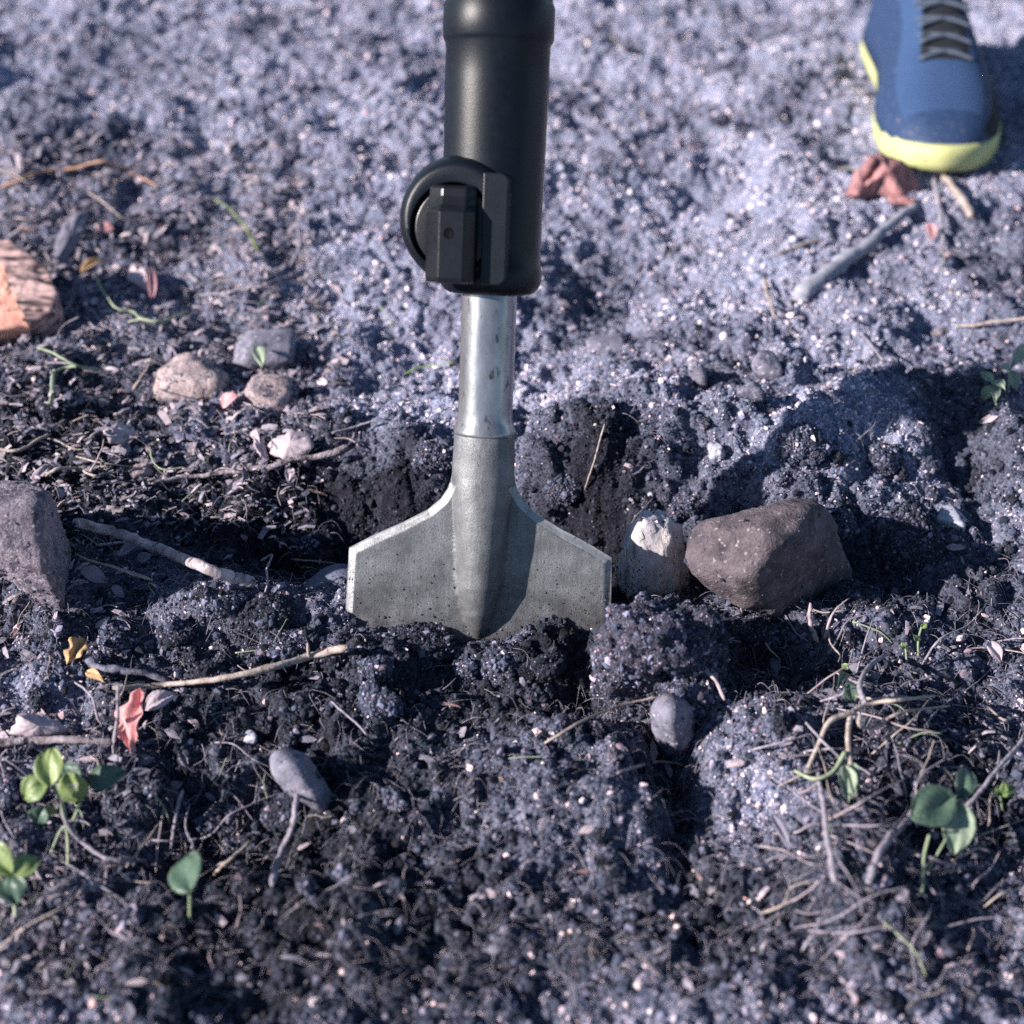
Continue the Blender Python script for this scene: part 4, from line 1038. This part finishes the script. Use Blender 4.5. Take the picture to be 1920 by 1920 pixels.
leaf("fallen_leaf", "small green leaf lying on the grey stone", "leaf", 'leaf_mint', (484, 650, .016), (492, 690, .012), 26, seed=51, fold=0.2)

# ------------------------------------------------------------------ shoe of the person working the hammer
def shoe():
    Lr = 0.30
    def half(t):      # plan half width from toe (0) to heel (1)
        return float(np.interp(t, [0, .015, .04, .09, .16, .26, .36, .5, .62, .78, .9, .96, .99, 1], [.004, .017, .027, .038, .046, .0505, .050, .042, .037, .036, .033, .026, .016, .005]))
    def mid(t): return 0.012 * math.sin(t * 3.0)
    toe = G(1742, 322, 0.0)
    root = put("shoe", None, label="blue training shoe with a lime yellow sole standing on the sand", cat="shoe", loc=(toe[0] + 0.006, toe[1] - 0.012, toe[2] - 0.004))
    root.scale = (0.90, 0.90, 0.90)
    root.rotation_euler = (0, 0, math.radians(-3))
    ts = np.concatenate([np.linspace(0, .1, 12), np.linspace(.13, .9, 26), np.linspace(.92, 1, 9)])
    # sole: left and right rim as one closed plan loop
    loop = [(mid(t) + half(t), t * Lr) for t in ts] + [(mid(t) - half(t), t * Lr) for t in ts[::-1]]
    c = np.mean(loop, axis=0)
    def ring(k, z, toe_up=0.0):
        return [(c[0] + (x - c[0]) * k, c[1] + (y - c[1]) * (1 - (1 - k) * 0.5), z + toe_up * max(0, 1 - y / 0.06) ** 2) for x, y in loop]
    V, Fc = loft([ring(.93, 0, .008), ring(.99, .003, .008), ring(1.02, .010, .007), ring(1.02, .019, .006), ring(.99, .024, .006), ring(.95, .025, .006)])
    put("sole", mesh_np("sole", V, Fc, 'shoe_sole'), parent=root)
    # upper: arches over the sole
    hs = lambda t: float(np.interp(t, [0, .03, .1, .2, .35, .5, .6, .75, .9, 1], [.020, .034, .046, .053, .068, .092, .104, .108, .105, .092]))
    rings = []
    for t in np.linspace(0.0, 1.0, 40):
        w = max(half(min(max(t, .01), .99)) * 0.965, .006); h = hs(t); r = []
        for k in range(25):
            a = math.pi * k / 24
            ca = math.copysign(abs(math.cos(a)) ** 0.75, math.cos(a)); sa = math.sin(a) ** 0.8
            nar = 1 - 0.30 * sa * min(1, t * 2)
            r.append((mid(t) + w * ca * nar, 0.004 + t * (Lr - .008), 0.018 + (h - 0.018) * sa))
        rings.append(r)
    V = [p for r in rings for p in r]; n = 25; Fc = []; slots = []
    for j in range(len(rings) - 1):
        for k in range(n - 1):
            a = j * n + k
            t = j / 39
            if t > 0.62 and t < 0.93 and 7 <= k < 17: continue      # ankle opening
            Fc.append([a, a + 1, a + n + 1, a + n])
            slots.append(1 if (k < 5 and t > 0.06) or (t > .30 and 9 <= k < 15) else (2 if t < 0.10 or k < 7 or k > 18 else 0))
    me = mesh_np("upper", V, Fc, ['shoe_blue', 'shoe_black', 'shoe_navy'], slots=slots)
    up = put("upper", me, parent=root)
    sd = up.modifiers.new("thick", 'SOLIDIFY'); sd.thickness = 0.003; sd.offset = -1
    for i in range(10):
        t = 0.34 + (i // 2) * 0.052; h = hs(t) + 0.002
        sg = 1 if i % 2 else -1
        P = [(mid(t) + s * 0.022, t * Lr + 0.008 * s * sg, h + 0.001 - 0.004 * abs(s) ** 2) for s in (-1, -.5, 0, .5, 1)]
        V, Fc = tube(catmull(P, 12), [0.0026] * 13, 6, i, 0.03, 0.6)
        put("lace", mesh_np("lace", V, Fc, 'lace'), parent=root)
shoe()

# ------------------------------------------------------------------ loose repeats: pebbles, straws, chips, crumbs
def scatter_pts(k, seed, want):
    rs = np.random.default_rng(seed); out = []
    while len(out) < k:
        px = rs.uniform(-10, 1930); py = rs.uniform(20, 1900)
        if 620 < px < 1160 and 880 < py < 1230: continue
        if 740 < px < 1050 and py < 900: continue
        if 1600 < px < 1920 and py < 340: continue
        if rs.random() < want(px, py): out.append((px, py))
    return out, rs

def where(px, py):
    if py > 1230: return "on the dark soil in front of the blade" if px < 1300 else "on the weedy soil below the right hollow"
    if px < 640: return "in the litter between the wood chunk and the hollow" if py < 960 else "by the granite boulder and the hollow"
    if py < 600: return "on the sandy slope behind the hammer"
    return "around the mound and the brown rock"

def place(name, me, loc, rot, s, label, cat, group):
    o = put(name, me, label=label, cat=cat, group=group, loc=loc)
    o.rotation_euler = rot; o.scale = (s, s, s)
    return o

peb = [lump_mesh("pebble", m, 1, 0.8, 0.62, 200 + i, sub=2, facets=10, amp=0.08) for i, m in enumerate(['rock_grey', 'rock_pink', 'rock_white', 'rock_smooth', 'clod', 'clod_dark', 'rock_grey'])]
pts, rs = scatter_pts(190, 71, lambda x, y: 0.5 if y > 1250 else 0.35)
for px, py in pts:
    g = G(px, py); s = scale_at(g) * rs.uniform(4, 10)
    ki = rs.choice(7, p=[.2, .12, .07, .16, .2, .15, .1])
    place("pebble", peb[ki], (g[0], g[1], g[2] + s * 0.15), (rs.uniform(-.4, .4), rs.uniform(-.4, .4), rs.uniform(0, 6)), s, "small %s pebble %s" % (["grey", "pink", "white", "blue grey", "soil coated", "dark soil coated", "grey"][ki], where(px, py)), "pebble", "pebbles strewn over the soil")

crm = [lump_mesh("soil_crumb", m, 1, 0.9, 0.8, 230 + i, sub=3, facets=16, amp=0.14, freq=3, crumbly=0.16) for i, m in enumerate(['clod', 'clod_dark', 'clod_dark', 'clod'])]
pts, rs = scatter_pts(230, 72, lambda x, y: 0.9 if (y > 1180) else (0.5 if (x < 620 and y > 420) or (x > 1150 and y > 760) else 0.05))
for px, py in pts:
    g = G(px, py); s = scale_at(g) * rs.uniform(9, 24) * (0.8 if py < 1100 else 1.0)
    o = place("soil_crumb", crm[rs.integers(4)], (g[0], g[1], g[2] + s * 0.2), tuple(rs.uniform(0, 6, 3)), s, "loose crumb of dark soil " + where(px, py), "soil crumb", "loose crumbs of dark soil")
    COAT.append((o, 1.0 if rs.random() < 0.4 else 0.5, 1.0))

strw = []
for i in range(8):
    rs2 = np.random.default_rng(300 + i)
    P = [(-1, 0, 0), (-.4, rs2.uniform(-.2, .2), rs2.uniform(0, .12)), (.3, rs2.uniform(-.25, .25), rs2.uniform(0, .15)), (1, rs2.uniform(-.2, .2), rs2.uniform(-.03, .1))]
    V, Fc = tube(catmull(P, 12), np.linspace(.048, .026, 13), 5, i, 0.15)
    strw.append(mesh_np("straw", V, Fc, ['straw', 'straw_grey', 'straw_grey', 'root', 'bark', 'straw_grey', 'bark_dark', 'stem_green'][i]))
pts, rs = scatter_pts(300, 73, lambda x, y: 0.85 if (x < 640 and 300 < y < 1000) or (x > 1450 and y > 1180) or (x < 500 and y > 1180) else 0.18)
for px, py in pts:
    g = G(px, py); s = scale_at(g) * (rs.uniform(14, 40) if not (px > 1400 and py > 1150) else rs.uniform(20, 62))
    nrm = normal_at(g[0], g[1]); q = nrm.to_track_quat('Z', 'Y').to_euler()
    ki = rs.integers(8)
    o = place("straw", strw[ki], (g[0], g[1], g[2] + 0.0022), (q.x, q.y, q.z), s, "short %s %s" % (["tan straw", "grey straw", "grey straw", "pale rootlet", "barky twig bit", "grey straw", "dark twig bit", "green stem bit"][ki], where(px, py)), "straw", "short straws scattered over the soil")
    o.rotation_euler = (nrm.to_track_quat('Z', 'Y') @ Matrix.Rotation(rs.uniform(0, 6.28), 3, 'Z').to_quaternion() @ Matrix.Rotation(rs.uniform(-.25, .25), 3, 'Y').to_quaternion()).to_euler()

chips = []
for i in range(8):
    V, Fc = leaf_geo((-1, 0, 0), (1, 0, 0), (0, 0, 1), [0.9, 0.6, 1.1, 0.5, 0.8, 1.0, 0.45, 0.7][i], fold=[.2, .5, -.3, .6, .1, .4, .3, -.4][i], curl=[.1, .2, .15, .05, .2, -.1, .1, .2][i], wav=0.35, seed=330 + i, shape=(0.8, [.5, .8, .5, .7, .4, .6, .5, .7][i]), nl=6, nw=3, lobes=0.15)
    chips.append(mesh_np("litter_flake", V, Fc, ['leaf_grey', 'leaf_pale', 'leaf_grey', 'leaf_brown', 'leaf_pale', 'leaf_grey', 'bark', 'leaf_grey'][i]))
pts, rs = scatter_pts(300, 74, lambda x, y: 0.85 if (x < 640 and 290 < y < 1010) or (x < 420 and y > 1100) else (0.35 if (x > 1450 and y > 1150) or y > 1300 else 0.07))
for px, py in pts:
    g = G(px, py); s = scale_at(g) * (7 + 18 * rs.random() ** 1.5)
    nrm = normal_at(g[0], g[1])
    ki = rs.integers(8)
    o = place("litter_flake", chips[ki], (g[0], g[1], g[2] + 0.0018), (0, 0, 0), s, "small %s flake %s" % (["grey leaf", "pale leaf", "grey leaf", "brown leaf", "pale leaf", "grey leaf", "bark", "grey leaf"][ki], where(px, py)), "leaf litter", "dry flakes littering the soil")
    o.rotation_euler = (nrm.to_track_quat('Z', 'Y') @ Matrix.Rotation(rs.uniform(0, 6.28), 3, 'Z').to_quaternion() @ Matrix.Rotation(rs.uniform(-.7, .7), 3, 'X').to_quaternion()).to_euler()

rs = np.random.default_rng(81)
for k in range(92):
    if k < 50: cx, cy, lb = rs.uniform(1440, 1930), rs.uniform(1180, 1760), "long thin dry stem tangled on the weedy soil below the right hollow"
    elif k < 72: cx, cy, lb = rs.uniform(0, 460), rs.uniform(1300, 1760), "long thin dry stem among the seedlings by the red leaf"
    else: cx, cy, lb = rs.uniform(0, 600), rs.uniform(320, 900), "long thin dry stem in the litter around the wood chunk"
    an = rs.normal(0.5, 0.9); Ln = rs.uniform(35, 120) * (0.7 if k >= 72 else 1.0)
    dx, dy = math.cos(an) * Ln, -math.sin(an) * Ln * 0.8
    hh = rs.uniform(0.004, 0.018)
    twig("dry_stalk", lb.replace("dry stem", "dry stalk"), "stalk", ['straw', 'straw_grey', 'straw_grey', 'root', 'straw_grey', 'straw' if k % 4 else 'stem_green'][k % 6],
         [(cx - dx, cy - dy, 0.001), (cx - dx * .3 + rs.normal(0, 6), cy - dy * .3 + rs.normal(0, 6), hh), (cx + dx * .4 + rs.normal(0, 6), cy + dy * .4 + rs.normal(0, 6), hh * rs.uniform(.4, 1.2)), (cx + dx, cy + dy, 0.001 if rs.random() < .6 else hh)],
         rs.uniform(3.5, 7), rs.uniform(1.5, 3), 5, 500 + k, 16, group="long dry stalks tangled over the soil")

# shredded leaf and bark bits, far too many to count
def litter():
    pts, rs = scatter_pts(5200, 76, lambda x, y: 0.9 if (x < 640 - 0.2 * abs(y - 700) and 280 < y < 1000) else (0.25 if x < 260 and y > 1000 else (0.07 if x > 1400 and y > 1100 else 0.02)))
    V = []; Fc = []; slots = []
    for px, py in pts:
        g = on_plane(px, py); sc_ = scale_at(g) * (4 + 13 * rs.random() ** 2); asp = rs.uniform(0.07, 0.5)
        a = rs.uniform(0, 6.28); t1 = rs.uniform(-.7, .7); t2 = rs.uniform(-.5, .5)
        R_ = np.array(Matrix.Rotation(a, 3, 'Z') @ Matrix.Rotation(t1, 3, 'X') @ Matrix.Rotation(t2, 3, 'Y'))
        z_ = float(ground_z(np.array([g[0]]), np.array([g[1]]))[0]) + 0.0020
        c = np.array([g[0], g[1], z_])
        loc = np.array([(-1, -asp, 0), (0, -asp * rs.uniform(.7, 1.3), .18), (1, -asp * rs.uniform(.2, 1), 0), (1, asp * rs.uniform(.2, 1), .02), (0, asp, .2), (-1, asp * rs.uniform(.3, 1), 0)]) * sc_
        top = loc @ R_.T + c; bot = top - R_[:, 2] * 0.00025
        o = len(V); V += list(top) + list(bot); m = rs.integers(4)
        for f_ in ([0, 1, 4, 5], [1, 2, 3, 4], [11, 10, 7, 6], [10, 9, 8, 7], [0, 6, 7, 1], [1, 7, 8, 2], [2, 8, 9, 3], [3, 9, 10, 4], [4, 10, 11, 5], [5, 11, 6, 0]):
            Fc.append([i + o for i in f_]); slots.append(int(m))
    put("plant_litter", mesh_np("plant_litter", V, Fc, ['leaf_grey', 'leaf_pale', 'bark', 'straw_grey'], smooth=False, slots=slots), label="shredded grey leaf and bark bits strewn over the soil", cat="litter", kind="stuff")
litter()

# hair fine roots, far too many to count
def fibres():
    parts = []
    pts, rs = scatter_pts(3800, 75, lambda x, y: 0.8 if (x < 640 and 300 < y < 1250) or (x > 1080 and 1080 < y < 1500) or y > 1350 else 0.22)
    for px, py in pts:
        g = on_plane(px, py); g[2] = float(ground_z(np.array([g[0]]), np.array([g[1]]))[0]) + 0.0012
        a = rs.uniform(0, 6.28); L_ = rs.uniform(0.004, 0.016); up = rs.uniform(0, 0.004)
        d = np.array([math.cos(a), math.sin(a), 0]) * L_
        e = np.array([-d[1], d[0], 0]) * rs.uniform(-.18, .18)
        B = g + d; B[2] = float(ground_z(np.array([B[0]]), np.array([B[1]]))[0]) + 0.001
        mid_ = (g + B) / 2 + e; mid_[2] = max(g[2], B[2]) + up * 0.5
        parts.append(tube(catmull([g, mid_, B], 6), [rs.uniform(.00006, .00017)] * 7, 3, 1, 0))
    V, Fc = join_geo(parts)
    put("root_fibres", mesh_np("root_fibres", V, Fc, 'straw_grey'), label="hair fine pale roots tangled over the soil", cat="root fibres", kind="stuff")
fibres()

# ------------------------------------------------------------------ grit on the ground and on the clods
NG = 740000
cand_y = -0.24 + 1.16 * RNG.random(NG * 2) ** 1.35
half = 0.21 + 0.27 * (cand_y + 0.24)
cand_x = 0.0162 + RNG.uniform(-1, 1, NG * 2) * half
gxp = cand_x[:NG]; gyp = cand_y[:NG]
hmg = humus(gxp, gyp)
size = 0.00029 * (1 - RNG.random(NG)) ** (-0.36)
size = np.clip(size, 0.00028, 0.0020) * (0.9 + 0.25 * hmg) * (0.95 + 0.30 * np.clip(gyp + 0.05, 0, 1))
gz = ground_z(gxp, gyp) + size * RNG.uniform(-0.5, 0.6, NG)
bpy.context.view_layer.update()
PX = [np.stack([gxp, gyp, gz], 1)]; PS = [size]; PH = [hmg]; PW = [np.ones(NG, bool)]
for ob, light, dens in COAT:
    mw = np.array(ob.matrix_world); vv = np.array([v.co[:] for v in ob.data.vertices])
    nn = np.array([v.normal[:] for v in ob.data.vertices])
    area = sum(p.area for p in ob.data.polygons)
    sc = abs(np.linalg.det(mw[:3, :3])) ** (1 / 3)
    k = int(min(14000, area * sc * sc / 4.2e-7) * dens)
    if k < 4: continue
    pol = ob.data.polygons; pa = np.array([p.area for p in pol]); ch_ = RNG.choice(len(pol), k, p=pa / pa.sum())
    tri = np.array([p.vertices[:3] for p in pol])[ch_]
    r1 = np.sqrt(RNG.random((k, 1))); r2 = RNG.random((k, 1))
    P = vv[tri[:, 0]] * (1 - r1) + vv[tri[:, 1]] * (r1 * (1 - r2)) + vv[tri[:, 2]] * (r1 * r2)
    P = P @ mw[:3, :3].T + mw[:3, 3]
    if dens < 0.9:
        hz_ = (P[:, 2] - P[:, 2].min()) / (np.ptp(P[:, 2]) + 1e-9); kp = RNG.random(k) < np.clip(1.35 - 2.4 * hz_, 0.10, 1); P = P[kp]; k = len(P)
    sz = np.clip(0.00031 * (1 - RNG.random(k)) ** (-0.36), 0.0003, 0.0018)
    if dens < 0.9: sz = sz * 0.62
    PW.append(np.zeros(k, bool)); PX.append(P); PS.append(sz); PH.append(np.clip(RNG.normal(0.62 if dens < 0.9 else 0.55 if light > 0.7 else 0.80, 0.12, k), 0, 1))
k = 2200
bx = RNG.uniform(-244, 244, k); bz = -205 + 150 * RNG.random(k) ** 4.5 + 14 * fbm(bx * 0.02, bx * 0, 3, 5)
rr = ridge_r(bz); by = np.maximum(np.interp(bz, [-330, -200, -43], [5, 7, 10]), np.sqrt(np.clip(rr * rr - bx * bx, 0, None)) * 1.1)
loc = np.stack([bx * K, -by * K, np.array([VZ(v_) for v_ in bz]), np.ones(k)], 1) @ np.array(TOOL).T
PX.append(loc[:, :3]); PS.append(np.clip(0.00018 * (1 - RNG.random(k)) ** (-0.33), 0.00016, 0.0008)); PH.append(np.clip(RNG.normal(0.75, 0.12, k), 0, 1)); PW.append(np.zeros(k, bool))
P = np.vstack(PX); size = np.concatenate(PS); hmg = np.concatenate(PH); n = len(P)
mixv = np.clip(hmg + RNG.normal(0, 0.10, n), 0, 1)
patch = np.exp(0.30 * fbm(P[:, 0] * 38, P[:, 1] * 38, 3, 140))
lum = 0.43 ** (1 - mixv) * 0.017 ** mixv * np.exp(RNG.normal(0, 0.68, n)) * patch
u = RNG.random(n)
white = (u < 0.095 * (1 - hmg) ** 1.5 + 0.002) & np.concatenate(PW)
lum[white] = RNG.uniform(0.45, 0.88, white.sum())
lum = np.clip(lum, 0.006, 0.85)
kl = np.log(lum)
tint = np.stack([np.interp(kl, np.log([.01, .08, .30, .70]), [.55, .68, .88, 1.07]), np.interp(kl, np.log([.01, .08, .30, .70]), [.94, .95, .95, .97]), np.interp(kl, np.log([.01, .08, .30, .70]), [1.78, 1.66, 1.40, 1.07])], 1)
mauve = np.array([1.28, 0.97, 0.84])
gc = lum[:, None] * tint * (1 + (mauve - 1) * np.clip(hmg * 1.1, 0, 1)[:, None])
pink = (u > 0.20) & (u < 0.27)
gc[pink] = gc[pink] * np.array([1.35, 1.02, 0.86])
pm = bpy.data.meshes.new("soil_grit")
pm.vertices.add(n); pm.vertices.foreach_set("co", P.ravel())
a = pm.attributes.new("gscale", 'FLOAT_VECTOR', 'POINT')
a.data.foreach_set("vector", (size[:, None] * RNG.uniform(0.6, 1.35, (n, 3))).astype(np.float32).ravel())
a = pm.attributes.new("grot", 'FLOAT_VECTOR', 'POINT'); a.data.foreach_set("vector", RNG.uniform(0, 6.283, (n, 3)).astype(np.float32).ravel())
a = pm.attributes.new("gcol", 'FLOAT_COLOR', 'POINT'); a.data.foreach_set("color", np.hstack([np.clip(gc, 0, 1), np.ones((n, 1))]).astype(np.float32).ravel())
pm.update()
grit = put("soil_grit", pm, label="loose sand grains and soil crumbs covering the ground", cat="grit", kind="stuff")
gm = grit.modifiers.new("grit", 'NODES'); gm.node_group = grain_tree()
